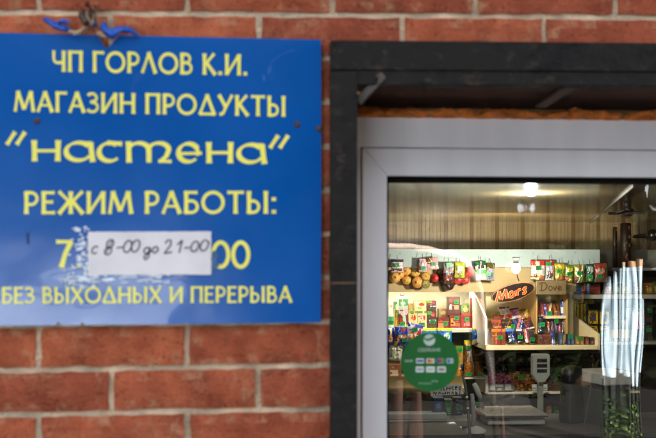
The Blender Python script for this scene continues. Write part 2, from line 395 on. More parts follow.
# orange mounting foam over the window head
fo = MB(); n = 150; xa, xb = OX0 + 0.004, OX1 - 0.004
zf0, zf1 = at(450, 118, YW - .02).z, at(450, 106.5, YW - 0.02).z
vs = []; fs = []
for i in range(n + 1):
    x = xa + (xb - xa) * i / n
    for j in range(9):
        t = math.pi * j / 8
        nn = noise.noise(Vector((x * 30, j * 0.5, 1))) * 0.5 + noise.noise(Vector((x * 90, j * 1.1, 5))) * 0.35
        r = 1 + nn * 0.9
        h = (zf1 - zf0) * (1 + 0.7 * noise.noise(Vector((x * 12, 0, 8))))
        vs.append((x, YW + 0.03 - math.sin(t) * 0.05 * r, zf0 + (0.5 - 0.5 * math.cos(t)) * h * (1 + nn * .25)))
for i in range(n):
    for j in range(8): a = i * 9 + j; fs.append((a, a + 9, a + 10, a + 1))
fo.mesh(vs, fs, (165, 86, 36))
tag(fo.build('mounting_foam', mat('old_foam', (226, 126, 50), 0.9, var=0.5, nscale=45, bump=1.0, bscale=220), None, True), 'lumpy orange strip of old mounting foam over the white window', 'foam')

# ------------------------------------------------------------------ white plastic window
win = empty('shop_window', (OX0, YW, OZ0)); tag(win, 'white plastic shop window with one large pane behind black steel', 'window')
ow = win.location
UPVC = mat('white_plastic', (230, 226, 231), 0.42, var=0.06, nscale=5, rvar=0.1, stretch=(3, 3, .5))
def frame4(name, outer, inner, y0, y1, parent, material, gap=0.0, bevel=0.0):
    (ax, az, bx, bz), (cx, cz, dx, dz) = outer, inner
    quads = [[(ax, az), (bx, az), (dx, cz), (cx, cz)], [(bx, az), (bx, bz), (dx, dz), (dx, cz)], [(bx, bz), (ax, bz), (cx, dz), (dx, dz)], [(ax, bz), (ax, az), (cx, cz), (cx, dz)]]
    m = MB()
    for q in quads:
        c = (sum(p[0] for p in q) / 4, sum(p[1] for p in q) / 4)
        ed = []
        q2 = []
        for (x, z) in q:
            q2.append((x, z))
        if gap:                                      # pull the mitred ends apart a hair
            horiz = abs(q[0][1] - q[1][1]) < 1e-9
            q2 = [((x + (gap if x < c[0] else -gap), z) if horiz else (x, z + (gap if z < c[1] else -gap))) for (x, z) in q]
        m.prism([(x - ow.x, z - ow.z) for (x, z) in q2], y0 - ow.y, y1 - ow.y, C0)
    return m.build(name, material, parent, bevel=bevel)
zi = at(450, 149, YW).z; xs0 = at(362.3, 250, YW - .006).x; gx0 = at(388, 250, YW).x; gz1 = at(450, 178, YW).z
so_ = xs0; gx1 = gx0 + 0.93; sx1 = gx1 + (gx0 - xs0); gz0 = OZ0 + 0.13; sz0 = gz0 - (zi - gz1)
zo1 = at(450, 116, YW).z
frame4('outer_frame', (OX0 + .002, OZ0 + .002, OX1 - .002, zo1), (xs0 - .0022, sz0 - .0022, sx1 + .0022, zi + .0022), YW, YW + 0.07, win, UPVC, bevel=0.002)
sash = frame4('sash', (xs0, sz0, sx1, zi), (gx0 - .003, gz0 - .003, gx1 + .003, gz1 + .003), YW - 0.008, YW + 0.06, win, UPVC, gap=0.00035, bevel=0.0025)
RUB = mat('black_rubber', (8, 8, 8), 0.8, spec=0.1)
m = MB(); e = .0022
x0, x1, z0, z1 = xs0, sx1, sz0, zi
for b in ((x0 - e, x0, z0 - e, z1 + e), (x1, x1 + e, z0 - e, z1 + e), (x0, x1, z0 - e, z0), (x0, x1, z1, z1 + e)):
    m.box(b[0] - ow.x, b[1] - ow.x, 0.004, 0.05, b[2] - ow.z, b[3] - ow.z, C0)
m.build('seal', RUB, win)
frame4('gasket', (gx0 - .003, gz0 - .003, gx1 + .003, gz1 + .003), (gx0 + .0015, gz0 + .003, gx1 - .003, gz1 - .006), YW + 0.004, YW + 0.05, win, RUB)
def glass_mat(name='window_glass', ior=1.85):
    m = bpy.data.materials.new(name); m.use_nodes = True
    n, l = m.node_tree.nodes, m.node_tree.links; n.remove(n['Principled BSDF'])
    tr = n.new('ShaderNodeBsdfTransparent'); tr.inputs[0].default_value = (0.96, 0.97, 0.96, 1)
    gl = n.new('ShaderNodeBsdfGlossy'); gl.inputs['Roughness'].default_value = 0.008
    fz = n.new('ShaderNodeFresnel'); fz.inputs[0].default_value = ior
    mx = n.new('ShaderNodeMixShader'); l.new(fz.outputs[0], mx.inputs[0]); l.new(tr.outputs[0], mx.inputs[1]); l.new(gl.outputs[0], mx.inputs[2])
    tc = n.new('ShaderNodeTexCoord'); mp = n.new('ShaderNodeMapping'); mp.inputs['Scale'].default_value = (14, 14, 2.6)
    nz = n.new('ShaderNodeTexNoise'); nz.inputs['Scale'].default_value = 1.0; nz.inputs['Detail'].default_value = 1.0
    bp = n.new('ShaderNodeBump'); bp.inputs['Strength'].default_value = 1.0; bp.inputs['Distance'].default_value = 0.0005
    l.new(tc.outputs['Object'], mp.inputs[0]); l.new(mp.outputs[0], nz.inputs['Vector']); l.new(nz.outputs[0], bp.inputs['Height']); l.new(bp.outputs[0], gl.inputs['Normal'])
    l.new(mx.outputs[0], n['Material Output'].inputs[0])
    return m
m = MB(); m.box(gx0 + .0 - ow.x, gx1 - ow.x, 0.0315, 0.0355, gz0 - ow.z, gz1 - ow.z, C0)
m.build('glass_pane', glass_mat(), win)

# ------------------------------------------------------------------ lettering: flared strokes on a unit cap height
def arc(cx, cy, rx, ry, a0, a1, n=18):
    return [(cx + rx * math.cos(R(a0 + (a1 - a0) * i / n)), cy + ry * math.sin(R(a0 + (a1 - a0) * i / n))) for i in range(n + 1)]
S_, T_ = 0.174, 0.13                          # stem, thin
O_ = lambda x0, x1: [arc((x0 + x1) / 2, .5, (x1 - x0) / 2 - .07, .5 - .055, 90, 450, 36)]
def bowl(x, y0, y1, w):
    h = (y1 - y0) / 2; c = (y0 + y1) / 2
    return [(x, y1)] + arc(x + w - h * 1.0, c, h, h, 90, -90) + [(x, y0)] if w > h else [(x, y1)] + arc(x, c, w, h, 90, -90)[0:] + [(x, y0)]
G = {
 'Ч': (.74, [([(.1, 1), (.1, .62)] + arc(.3, .62, .2, .2, 180, 270, 8) + [(.6, .44)], T_), ([(.62, 1), (.62, 0)], S_)]),
 'П': (.80, [([(.11, 0), (.11, 1)], S_), ([(.69, 0), (.69, 1)], S_), ([(.05, .945), (.75, .945)], T_)]),
 'Г': (.60, [([(.11, 0), (.11, 1)], S_), ([(.05, .945), (.6, .945)], T_)]),
 'О': (1.02, [(O_(0, 1.02)[0], .145)]),
 'Р': (.66, [([(.11, 0), (.11, 1)], S_), (bowl(.08, .42, .945, .5), T_)]),
 'Л': (.80, [([(.04, .02), (.40, 1)], T_), ([(.37, 1), (.74, 0)], S_)]),
 'В': (.68, [([(.11, 0), (.11, 1)], S_), (bowl(.08, .54, .945, .44), T_), (bowl(.08, .055, .54, .51), T_)]),
 'К': (.72, [([(.11, 0), (.11, 1)], S_), ([(.62, 1), (.16, .5)], T_), ([(.22, .56), (.68, 0)], S_)]),
 'И': (.86, [([(.11, 0), (.11, 1)], S_), ([(.75, 0), (.75, 1)], S_), ([(.13, .06), (.73, .94)], T_)]),
 'М': (1.10, [([(.07, 0), (.21, 1)], T_), ([(.20, 1), (.54, .12)], S_), ([(.54, .12), (.88, 1)], T_), ([(.88, 1), (1.02, 0)], S_)]),
 'А': (.86, [([(.05, 0), (.43, 1)], T_), ([(.41, 1), (.80, 0)], S_), ([(.18, .33), (.66, .33)], T_ * .85)]),
 'З': (.62, [(arc(.25, .745, .24, .2, 150, -90, 14), T_), (arc(.26, .29, .28, .235, 90, -150, 16), T_), ([(.16, .535), (.3, .535)], T_)]),
 'Н': (.84, [([(.11, 0), (.11, 1)], S_), ([(.73, 0), (.73, 1)], S_), ([(.11, .52), (.73, .52)], T_)]),
 'Д': (.92, [([(.06, .02), (.46, 1)], T_), ([(.43, 1), (.84, .0)], S_), ([(.06, .055), (.84, .055)], T_)]),
 'У': (.78, [([(.05, 1), (.40, .42)], S_), ([(.74, 1), (.42, .42), (.26, .1), (.08, .04)], T_)]),
 'Т': (.76, [([(.38, 0), (.38, 1)], S_), ([(.02, .945), (.74, .945)], T_)]),
 'Ы': (.98, [([(.11, 0), (.11, 1)], S_), (bowl(.08, .055, .56, .46), T_), ([(.85, 0), (.85, 1)], S_)]),
 'Е': (.62, [([(.11, 0), (.11, 1)], S_), ([(.06, .945), (.58, .945)], T_), ([(.08, .53), (.52, .53)], T_), ([(.06, .055), (.6, .055)], T_)]),
 'Ж': (1.16, [([(.58, 0), (.58, 1)], S_), ([(.06, 1), (.56, .5)], T_), ([(.5, .55), (.06, 0)], S_), ([(1.10, 1), (.6, .5)], T_), ([(.66, .55), (1.12, 0)], S_)]),
 'Б': (.68, [([(.11, 0), (.11, 1)], S_), ([(.05, .945), (.6, .945)], T_), (bowl(.08, .055, .57, .52), T_)]),
 'Х': (.82, [([(.07, 1), (.75, 0)], S_), ([(.73, 1), (.05, 0)], T_)]),
 '.': (.26, [([(.12, .0), (.12, .16)], .18)]),
 ':': (.26, [([(.12, .0), (.12, .16)], .18), ([(.12, .56), (.12, .72)], .18)]),
 ' ': (.30, []),
 '7': (.66, [([(.03, .935), (.62, .935)], T_), ([(.58, .95), (.36, .5), (.22, 0)], S_)]),
 '0': (.72, [(arc(.36, .5, .28, .445, 90, 450, 32), .145)]),
}
def resample(pts, step):
    out = [Vector(pts[0])]
    for a, b in zip(pts, pts[1:]):
        a, b = Vector(a), Vector(b); L = (b - a).length
        if L < 1e-9: continue
        k = max(1, int(L / step))
        for i in range(1, k + 1): out.append(a.lerp(b, i / k))
    return out
def ribbon(pts, w, flare=0.0, nib=None, step=0.05, round_ends=False):
    """outline of a stroke in 2D: left and right sides"""
    P = resample(pts, step); closed = (P[0] - P[-1]).length < 1e-4
    L, Rr = [], []
    N = len(P)
    for i, p in enumerate(P):
        if closed: d = P[(i + 1) % (N - 1)] - P[(i - 1) % (N - 1)]
        else: d = P[min(i + 1, N - 1)] - P[max(i - 1, 0)]
        d.normalize(); nn = Vector((-d.y, d.x)); t = i / (N - 1)
        ww = w
        if flare and not closed: ww = w * (0.94 + flare * abs(2 * t - 1) ** 3)
        if nib: ww = w * (nib[1] + (1 - nib[1]) * abs(math.sin(math.atan2(d.y, d.x) - nib[0])))
        L.append(p + nn * ww / 2); Rr.append(p - nn * ww / 2)
    return L, Rr
YELLOW = mat('yellow_vinyl', (246, 237, 98), 0.45, var=0.05, nscale=20)
YS = -0.016                                     # front face of the sign board
class Letters:
    def __init__(s): s.m = MB(); s.k = 0
    def stroke(s, pts, w, xf, flare=0.28, nib=None, col=C0, dy=0.0):
        L, Rr = ribbon(pts, w, flare, nib)
        y = YS - 0.0007 - 0.00004 * (s.k % 12) - dy; s.k += 1
        A = [at(*xf(p), YS) for p in L]; B = [at(*xf(p), YS) for p in Rr]
        vs = []; n = len(A)
        for a, b in zip(A, B): vs += [(a.x, y, a.z), (b.x, y, b.z), (a.x, YS, a.z), (b.x, YS, b.z)]
        fs = []
        for i in range(n - 1):
            q = 4 * i; fs += [(q, q + 1, q + 5, q + 4), (q, q + 4, q + 6, q + 2), (q + 1, q + 3, q + 7, q + 5)]
        fs += [(0, 2, 3, 1), (4 * n - 4, 4 * n - 3, 4 * n - 1, 4 * n - 2)]
        s.m.mesh(vs, fs, col)
    def line(s, text, xl, xr, yl, yr, cap, gap=0.10):
        """text between photo columns xl and xr; base line from yl to yr; cap height in photo pixels"""
        tot = sum(G[c][0] for c in text) + gap * (len(text) - 1)
        kx = (xr - xl) / tot; x = 0
        for c in text:
            for pts, w in G[c][1]:
                # widths are meant for cap height: squeeze x only
                def xf(p, x=x): 
                    X = xl + (x + p[0]) * kx
                    return (X, yl + (yr - yl) * (X - xl) / (xr - xl) - p[1] * cap)
                s.stroke(pts, w, xf)
            x += G[c][0] + gap
sign = empty('shop_sign', (0, YS, 2.0)); tag(sign, 'blue metal sign with yellow Russian lettering on the brick wall', 'sign')
def child(mb, name, material, root, **k):
    o = mb.build(name, material, root, **k); o.location = -root.location; return o
# board: polygon with the torn notch in its top edge
def sgn(px, py): p = at(px, py, YS); return (p.x, p.z)
edge = [sgn(-22, 326), sgn(56, 325.2), sgn(58, 321.5), sgn(61, 325.1), sgn(80, 325.1), sgn(82, 322), sgn(84.5, 325), sgn(186, 324), sgn(187, 322.6), sgn(189, 324), sgn(320.6, 322.6), sgn(321.2, 200), sgn(321, 39.6), sgn(119, 35.3), sgn(107.2, 48.5), sgn(103, 45), sgn(98, 35), sgn(-22, 32.2)]
m = MB(); m.prism(edge, YS, YS + 0.012, C0)
def sign_blue():
    m = mat('sign_blue', (0, 84, 164), 0.2, var=0.10, nscale=3, rvar=0.05, coat=0.4)
    n, l = m.node_tree.nodes, m.node_tree.links
    nz = n.new('ShaderNodeTexNoise'); nz.inputs['Scale'].default_value = 7; nz.inputs['Detail'].default_value = 2
    tc = n.new('ShaderNodeTexCoord'); bp = n.new('ShaderNodeBump'); bp.inputs['Strength'].default_value = 0.6; bp.inputs['Distance'].default_value = 0.004
    l.new(tc.outputs['Object'], nz.inputs['Vector']); l.new(nz.outputs[0], bp.inputs['Height'])
    p = n['Principled BSDF']; l.new(bp.outputs[0], p.inputs['Normal']); l.new(bp.outputs[0], p.inputs['Coat Normal'])
    return m
child(m, 'board', sign_blue(), sign)
for name, args in (('owner_line', ('ЧП ГОРЛОВ К.И.', 52, 248, 71.5, 75.5, 21)), ('shop_line', ('МАГАЗИН ПРОДУКТЫ', 14, 286, 111.5, 116.6, 20.5)),
                   ('hours_line', ('РЕЖИМ РАБОТЫ:', 24, 277, 214, 213.6, 22.5)), ('days_line', ('БЕЗ ВЫХОДНЫХ И ПЕРЕРЫВА', 2, 292, 303.5, 302.5, 16.3))):
    t = Letters(); t.line(*args); child(t.m, name, YELLOW, sign)
# hours: 7. .. 00
t = Letters(); t.line('7', 55.5, 73.5, 267.5, 267.5, 27.5); t.line('.', 76.5, 82, 267.5, 267.5, 28); child(t.m, 'opening_digit', YELLOW, sign)
t = Letters(); t.line('00', 211, 250.5, 268.4, 268.4, 27.5, 0.02); child(t.m, 'closing_digits', YELLOW, sign)
# the shop's name in broad-nib uncial letters; local unit = x-height
t = Letters()
NB = (R(28), 0.42)
def name_letter(x0, x1, yb, strokes, h=21.0):
    for pts, w, nib in strokes:
        t.stroke(pts, w, lambda p: (x0 + (x1 - x0) * p[0], yb - p[1] * h), flare=0.0 if nib else 0.22, nib=nib)
# u runs 0..1 across each letter; stroke widths are in x-height units scaled below by using near-square letters
def letter(kind, x0, x1, yb, h=21.0):
    A = (x1 - x0) / h                                   # work in x-height units, 0..A wide
    def go(pts, w, nib=None, flare=0.22):
        t.stroke(pts, w, lambda p: (x0 + p[0] * h, yb - p[1] * h), flare=0.0 if nib else flare, nib=nib)
    w = .25
    if kind == 'н':
        go([(.13, 0), (.11, 1)], w); go([(A - .15, 0), (A - .13, 1)], w); go([(.15, .5), (A - .15, .5)], .15)
    elif kind == 'а':
        cx = (A - .12) / 2
        go(arc(cx, .5, cx - .08, .42, 40, 330, 26), w, NB); go([(A - .24, .92), (A - .12, .0)], w); go([(cx, .92), (A - .18, .90)], .14)
    elif kind == 'с':
        cx = A / 2
        go(arc(cx, .49, cx - .1, .43, 52, 318, 28), w, NB); go([(cx - .1, .93), (A - .02, .88)], .2)
    elif kind == 'т':
        go([(.13, 0), (.10, 1)], w)
        a1 = A * .5; hw = (a1 - .13) / 2
        go([(.12, .72)] + arc(.12 + hw, .62, hw, .31, 170, 10, 14) + [(a1, .5), (a1, 0)], w, (R(20), .5))
        go([(a1, .72)] + arc(a1 + hw, .62, hw, .31, 165, -10, 14) + [(a1 + 2 * hw - .12, .3), (a1 + 1.25 * hw, .1), (a1 + 1.0 * hw, .07)], w, (R(20), .5)); go([(a1 + 0.95 * hw, .07), (A + .0, .05)], .15)
    elif kind == 'е':
        cx = A / 2
        go(arc(cx, .49, cx - .12, .43, 28, 318, 28), w, NB); go(arc(cx, .55, cx - .16, .37, 80, -30, 12), .17); go([(.18, .44), (A + .04, .47)], .14)
    elif kind == 'q':
        go([(.0, .1), (A * .42, 1)], .26, flare=.3); go([(A * .5, .1), (A * .93, 1)], .26, flare=.3)
letter('q', 7, 26.5, 146, 14); letter('н', 32, 61, 161.3); letter('а', 64.5, 95.5, 162); letter('с', 97, 122.5, 162.4)
letter('т', 126.5, 171.5, 162.6); letter('е', 176, 201, 163); letter('н', 206.5, 233.5, 163.2); letter('а', 237, 267, 164); letter('q', 270, 289.5, 149.5, 14)
child(t.m, 'name_lettering', YELLOW, sign)
# screws
for (x, y, nm) in ((37, 121, 'screw'), (297, 124.5, 'screw'), (319, 128.5, 'corner_nail')):
    p = at(x, y, YS); q = MB(); q.lathe([(0.0055, -0.0003), (0.0052, -.002), (.0025, -.003)], (p.x, YS, p.z), C0, 12, 'y'); child(q, nm, mat('rusty_screw', (70, 48, 44), 0.7, var=.4, nscale=200), sign, smooth=True)
q = MB(); q.prism([sgn(26.6, 233), sgn(29.4, 233), sgn(29, 240), sgn(29.6, 243), sgn(28, 244.5), sgn(26.8, 243), sgn(27.2, 240)], YS - .0004, YS, C0); child(q, 'drip_stain', mat('drip', (18, 40, 80), .6), sign)
# flakes of old paper and glue round the pasted strip
q = MB(); rr = random.Random(11); k = 0
def flake(cx, cy, rx, ry, n=7):
    global k
    k += 1; p = []
    for i in range(n):
        a = 2 * math.pi * i / n; s = rr.uniform(.45, 1.1); p.append(sgn(cx + rx * s * math.cos(a), cy + ry * s * math.sin(a)))
    q.prism(p, YS - .0012 - .00002 * k, YS - .0001, (214, 220, 232))
for i in range(150):
    u = rr.random()
    if u < .5: flake(rr.gauss(81, 5.5), rr.uniform(226, 287), rr.uniform(.8, 4.2), rr.uniform(.6, 2.2))
    elif u < .8: flake(rr.uniform(66, 170), rr.gauss(279, 2.4), rr.uniform(1, 8), rr.uniform(.4, 1.3))
    else: flake(rr.uniform(60, 75), rr.uniform(268, 286), rr.uniform(.5, 1.8), rr.uniform(.4, 1.2))
child(q, 'paper_residue', mat('old_glue', (224, 230, 238), .6, var=.15, nscale=60), sign)
# pasted paper strip with handwriting
pap = empty('paper_strip', (at(150, 253, YS).x, YS, at(150, 253, YS).z)); tag(pap, 'white paper strip with handwritten hours pasted on the blue sign', 'paper note')
m = MB(); NX, NY = 40, 14; vs = []
for j in range(NY + 1):
    for i in range(NX + 1):
        u, v = i / NX, j / NY; q = at(88.4 + 122.9 * u + rng.uniform(-.25, .25) * (i in (0, NX)), 275.1 - 43.2 * v - .5 * u + rng.uniform(-.2, .2) * (j in (0, NY)), YS)
        lift = .0012 * (noise.noise(Vector((u * 7, v * 3, 1))) + .5) + .004 * max(0, u - .9) * 10 * max(0, .25 - v) * 4 * .5
        vs.append((q.x, YS - .0022 - max(0, lift), q.z))
m.mesh(vs, [(j * (NX + 1) + i, j * (NX + 1) + i + 1, (j + 1) * (NX + 1) + i + 1, (j + 1) * (NX + 1) + i) for j in range(NY) for i in range(NX)], C0)
child(m, 'paper', mat('white_paper', (226, 220, 222), .7, var=.07, nscale=14), pap, smooth=True)
hw = MB(); hk = 0
def pen(pts, w=1.25):
    global hk
    L, Rr = ribbon(pts, w, step=1.5); hk += 1
    y = YS - .0042 - .00003 * (hk % 9)
    vs = []
    for a, b in zip(L, Rr):
        A, B = at(a.x, a.y, YS), at(b.x, b.y, YS); vs += [(A.x, y, A.z), (B.x, y, B.z)]
    hw.mesh(vs, [(2 * i, 2 * i + 1, 2 * i + 3, 2 * i + 2) for i in range(len(L) - 1)], C0)
def el(cx, cy, rx, ry, a0=0, a1=360, sl=0.25):
    return [(x - (y - cy) * sl, y) for (x, y) in arc(cx, cy, rx, ry, a0, a1, 20)]
pen(el(95.5, 250, 3, 3.6, -40, -320)); pen(el(110.5, 244, 3.3, 4.3)); pen(el(108.5, 251, 3.4, 3.8)); pen([(113, 240), (106, 254)], .9)
pen([(117, 248), (123, 247)]); pen(el(128, 246.5, 3.8, 6)); pen(el(136, 246, 3.8, 6)); 
pen(el(147, 250.5, 2.6, 3)); pen([(150.5, 247), (149, 257), (145.5, 260), (144, 257), (152, 250.5)]); pen(el(155.5, 249.8, 2.7, 3))
pen([(165.5, 243.5), (168, 240), (171.5, 240.5), (171, 245), (164.5, 253.5), (172.5, 252)]); pen([(177.5, 245), (182.5, 240), (179.5, 253)]); pen([(184.5, 248), (190, 247.3)])
pen(el(195, 246.5, 3.6, 5.2)); pen(el(204.5, 245.5, 3.8, 5.4)); pen([(208, 241), (209.5, 244)])
child(hw, 'handwriting', mat('pen_ink', (30, 26, 40), .6), pap)
adj = MB(); adj.prism([sgn(211.9, 252), sgn(216, 250), sgn(219, 256), sgn(216.5, 260), sgn(219.5, 266), sgn(211.9, 270)], YS - .0024, YS - .0016, C0)
child(adj, 'torn_tape', mat('cloudy_tape', (44, 92, 140), .35, var=.4, nscale=120), sign)

# torn balloon knot on the top edge of the sign
kn = empty('balloon_scraps', at(95, 22, -0.02)); tag(kn, 'torn blue and cream balloon scraps tied above the sign edge', 'balloon scraps')
def strip(pts, col, name):
    """pts: (px, py, width px, y offset)"""
    m = MB(); vs = []
    P = []
    for a, b in zip(pts, pts[1:]):
        for i in range(5): P.append([a[j] + (b[j] - a[j]) * i / 5 + (rng.uniform(-.5, .5) if j < 3 else 0) for j in range(4)])
    P.append(list(pts[-1]))
    n = len(P)
    for i, p in enumerate(P):
        d = Vector((P[min(i + 1, n - 1)][0] - P[max(i - 1, 0)][0], P[min(i + 1, n - 1)][1] - P[max(i - 1, 0)][1])); d.normalize()
        for k in range(5):
            s = (k - 2) / 2
            q = at(p[0] - d.y * p[2] * s / 2, p[1] + d.x * p[2] * s / 2, -0.02)
            yy = -0.022 - p[3] + 0.006 * s * s + .009 * noise.noise(Vector((p[0] * .35, p[1] * .35, k * 1.1)))
            vs.append((q.x, yy, q.z))
    fs = [(i * 5 + k, i * 5 + k + 1, i * 5 + k + 6, i * 5 + k + 5) for i in range(n - 1) for k in range(4)]
    m.mesh(vs, fs, col); o = child(m, name, mat('latex', attr=True, rough=.35, var=.15, nscale=60), kn, smooth=True)
    so = o.modifiers.new('thick', 'SOLIDIFY'); so.thickness = .0012
strip([(43.5, 18.5, 4, .004), (50, 22, 6, .008), (57, 27, 7, .012), (66, 30, 7, .01), (72, 30, 4, .008)], (18, 88, 190), 'blue_scrap')
strip([(60, 24, 3, .01), (66, 22.5, 5, .014), (70, 25, 4, .012)], (30, 100, 205), 'blue_scrap')
strip([(70, 32, 3, .012), (77, 34.5, 4, .014), (84, 31.5, 4, .012), (89, 27, 3, .008)], (206, 176, 140), 'cream_scrap')
strip([(82, 10, 6, .004), (83, 17, 8, .012), (88, 23, 10, .016), (92, 28, 6, .012)], (74, 52, 38), 'dark_scrap')
strip([(91, 9, 4, .004), (90, 16, 6, .014), (94, 22, 7, .016), (98, 29, 4, .012)], (92, 66, 48), 'dark_scrap')
strip([(91, 27.5, 3, .018), (96, 26.8, 3, .02), (99, 26.5, 2, .018)], (70, 130, 190), 'knot')
strip([(99, 34, 4, .012), (103, 36, 5, .014), (107, 39, 3, .012)], (212, 170, 130), 'cream_scrap')
strip([(104, 24, 5, .012), (105, 31, 9, .014), (113, 36, 9, .016), (121, 31, 7, .014), (130, 31, 6, .012), (139, 36.5, 3, .008)], (20, 86, 190), 'blue_scrap')
#2

for i in range(7):
    x = rng.uniform(84, 97); m = MB(); m.tube([at(x + rng.uniform(-3, 3), 8 + rng.uniform(-3, 4), -.03), at(x, 16, -.042), at(91 + rng.uniform(-3, 3), 24, -.05), at(x + rng.uniform(-9, 9), 30 + rng.uniform(0, 5), -.036)], .0009, [(96, 72, 52), (60, 44, 36), (190, 164, 130)][i % 3], 6); child(m, 'thread', MATTE, kn, smooth=True)
q = at(91, 10, -.004); m = MB(); m.lathe([(.002, .004), (.002, -.03), (.0045, -.031), (.0045, -.033)], (q.x, -.004, q.z), (70, 52, 44), 10, 'y'); child(m, 'nail', METAL, kn, smooth=True)
# ================================================================== inside the shop
TAGC = (30, 168, 78)
def rect(x0, y0, x1, y1, Y):
    """photo rectangle on the plane y = Y: x0, x1, z0, z1 in metres"""
    a, b = at(x0, y1, Y), at(x1, y0, Y); return a.x, b.x, a.z, b.z
def art_col(art, u, v, base):
    c = base
    for t in art:
        if t[0] == 'r' and t[1] <= u <= t[3] and t[2] <= v <= t[4]: c = t[5]
        elif t[0] == 'e' and ((u - t[1]) / t[3]) ** 2 + ((v - t[2]) / t[4]) ** 2 <= 1: c = t[5]
        elif t[0] == 'd' and abs((u - t[1]) - (v - t[2]) * t[3]) < t[4]: c = t[5]
    return c
def small_type(seed, base, n=3):
    """rows of tiny print-like marks in a pack's lower part"""
    q = random.Random(seed); out = []
    dk = tuple(int(v * .45) for v in base) if sum(base) > 330 else tuple(min(255, int(v * 1.5 + 60)) for v in base)
    for i in range(n):
        v = q.uniform(.06, .94); u0 = q.uniform(.05, .5); out.append(('r', u0, v, u0 + q.uniform(.15, .45), v + .035, dk))
    for i in range(n + 2):                      # little pictures and lettering blocks
        u, v = q.uniform(.1, .9), q.uniform(.08, .85); c = tuple(max(0, min(255, int(b + q.uniform(-70, 90)))) for b in base)
        out.append(('e', u, v, q.uniform(.05, .16), q.uniform(.03, .1), c) if q.random() < .5 else ('d', u, v, q.uniform(-.8, .8), q.uniform(.015, .04), c))
    return out
def tagbox(root, tx, ty, Y, w=5.2, h=4.4, tilt=None, col=TAGC):
    w *= rng.uniform(.8, 1.1); h *= rng.uniform(.8, 1.05); g_ = rng.uniform(.72, 1.02); col = (int(26 * g_ + rng.randint(0, 14)), int(156 * g_), int(72 * g_))
    """green price tag stuck on a product, centre at photo px"""
    a = rng.uniform(-.12, .12) if tilt is None else tilt
    c = at(tx, ty, Y); k = sc_at(Y)
    m = MB(); M_ = (Vector(c) - root.location)
    from mathutils import Matrix
    MM = Matrix.Translation(M_) @ Matrix.Rotation(a, 4, 'Y')
    W_, H_ = w * k / 2, h * k / 2
    m.box(-W_, W_, -.0012, 0, -H_, H_, col, M=MM)
    dk = (12, 70, 34)
    for (u0, u1, v0, v1) in ((-.5, -.2, -.45, .1), (-.1, .2, -.45, .1), (.3, .55, -.1, .15), (-.7, .6, .4, .55)):
        m.box(u0 * W_, u1 * W_, -.0016, -.0011, v0 * H_, v1 * H_, dk, M=MM)
    return m.build('price_tag', PRINT, root)
def box_pack(name, label, cat, r, Y, col, art=(), depth=0.07, tagat=None, group=None, side=None, rot=0.0, cap=None):
    x0, x1, z0, z1 = rect(*r, Y)
    root = empty(name, ((x0 + x1) / 2, Y, z0)); root.rotation_euler = (0, 0, rot)
    m = MB(); w = (x1 - x0) / 2; h = z1 - z0; NU, NV = 18, 24
    art = list(art) + small_type(hash((r[0], r[1])) & 255, col, 2)
    vs = [(-w + 2 * w * i / NU, -.0004, h * j / NV) for j in range(NV + 1) for i in range(NU + 1)]
    fs = [(j * (NU + 1) + i, j * (NU + 1) + i + 1, (j + 1) * (NU + 1) + i + 1, (j + 1) * (NU + 1) + i) for j in range(NV) for i in range(NU)]
    m.mesh(vs, fs, [art_col(art, (i + .5) / NU, (j + .5) / NV, col) for j in range(NV) for i in range(NU)])
    sd = side or tuple(int(c * .8) for c in col)
    m.box(-w, w, 0, depth, 0, h, sd)
    m.build('carton', PRINT, root)
    if cap:
        m = MB(); m.lathe([(.011, h), (.012, h + .004), (.012, h + .016), (.009, h + .019)], (cap[0] * w, depth * .3, 0), cap[1], 12); m.build('screw_cap', PRINT, root, True)
    if tagat: tagbox(root, tagat[0], tagat[1], Y - .0025)
    return tag(root, label, cat, group)
def pouch(name, label, cat, r, Y, col, art=(), tilt=0.0, tagat=None, group=None, header=None, bulge=0.03, lean=0.0, hang=False):
    x0, x1, z0, z1 = rect(*r, Y)
    root = empty(name, ((x0 + x1) / 2, Y, z0))
    w, h = (x1 - x0) / 2, z1 - z0; NU, NV = 20, 26; ph = rng.random() * 9
    art = list(art) + small_type(hash((r[0], r[1])) & 255, col, 2)
    if header: art.append(('r', 0, .88, 1, 1, header))
    def side(sgn_):
        vs = []
        for j in range(NV + 1):
            v = j / NV
            for i in range(NU + 1):
                u = i / NU; e = (1 - (2 * u - 1) ** 2) ** .6 * (1 - abs(2 * v - 1) ** 3.2)
                wob = noise.noise(Vector((u * 4, v * 4, ph))) * .5 + noise.noise(Vector((u * 11, v * 9, ph))) * .35
                xx = (2 * u - 1) * w * (1 - .05 * math.sin(math.pi * v)) + .002 * noise.noise(Vector((v * 6, ph, 0)))
                yy = sgn_ * bulge * e * (1 + wob) + .0015 * math.sin(u * 40) * (1 if v > .88 or v < .1 else 0)
                a = v * h; X = xx * math.cos(tilt) + (a - h / 2) * math.sin(tilt); Z = h / 2 - xx * math.sin(tilt) + (a - h / 2) * math.cos(tilt)
                vs.append((X, yy + lean * v, Z))
        fs = [(j * (NU + 1) + i, j * (NU + 1) + i + 1, (j + 1) * (NU + 1) + i + 1, (j + 1) * (NU + 1) + i) for j in range(NV) for i in range(NU)]
        if sgn_ > 0: fs = [f_[::-1] for f_ in fs]
        return vs, fs
    m = MB()
    cols = [art_col(art, (i + .5) / NU, (j + .5) / NV, col) for j in range(NV) for i in range(NU)]
    for s in (-1, 1):
        vs, fs = side(s); m.mesh(vs, fs, cols)
    m.build('packet', FOIL, root, True)
    if hang:
        q = MB(); q.tube([(0, 0, h * .97), (0, .004, h + .012), (0, .012, h + .028)], .0014, (70, 66, 60), 6); q.build('hook', METAL, root)
    if tagat: tagbox(root, tagat[0], tagat[1], Y - bulge - .004)
    return tag(root, label, cat, group)

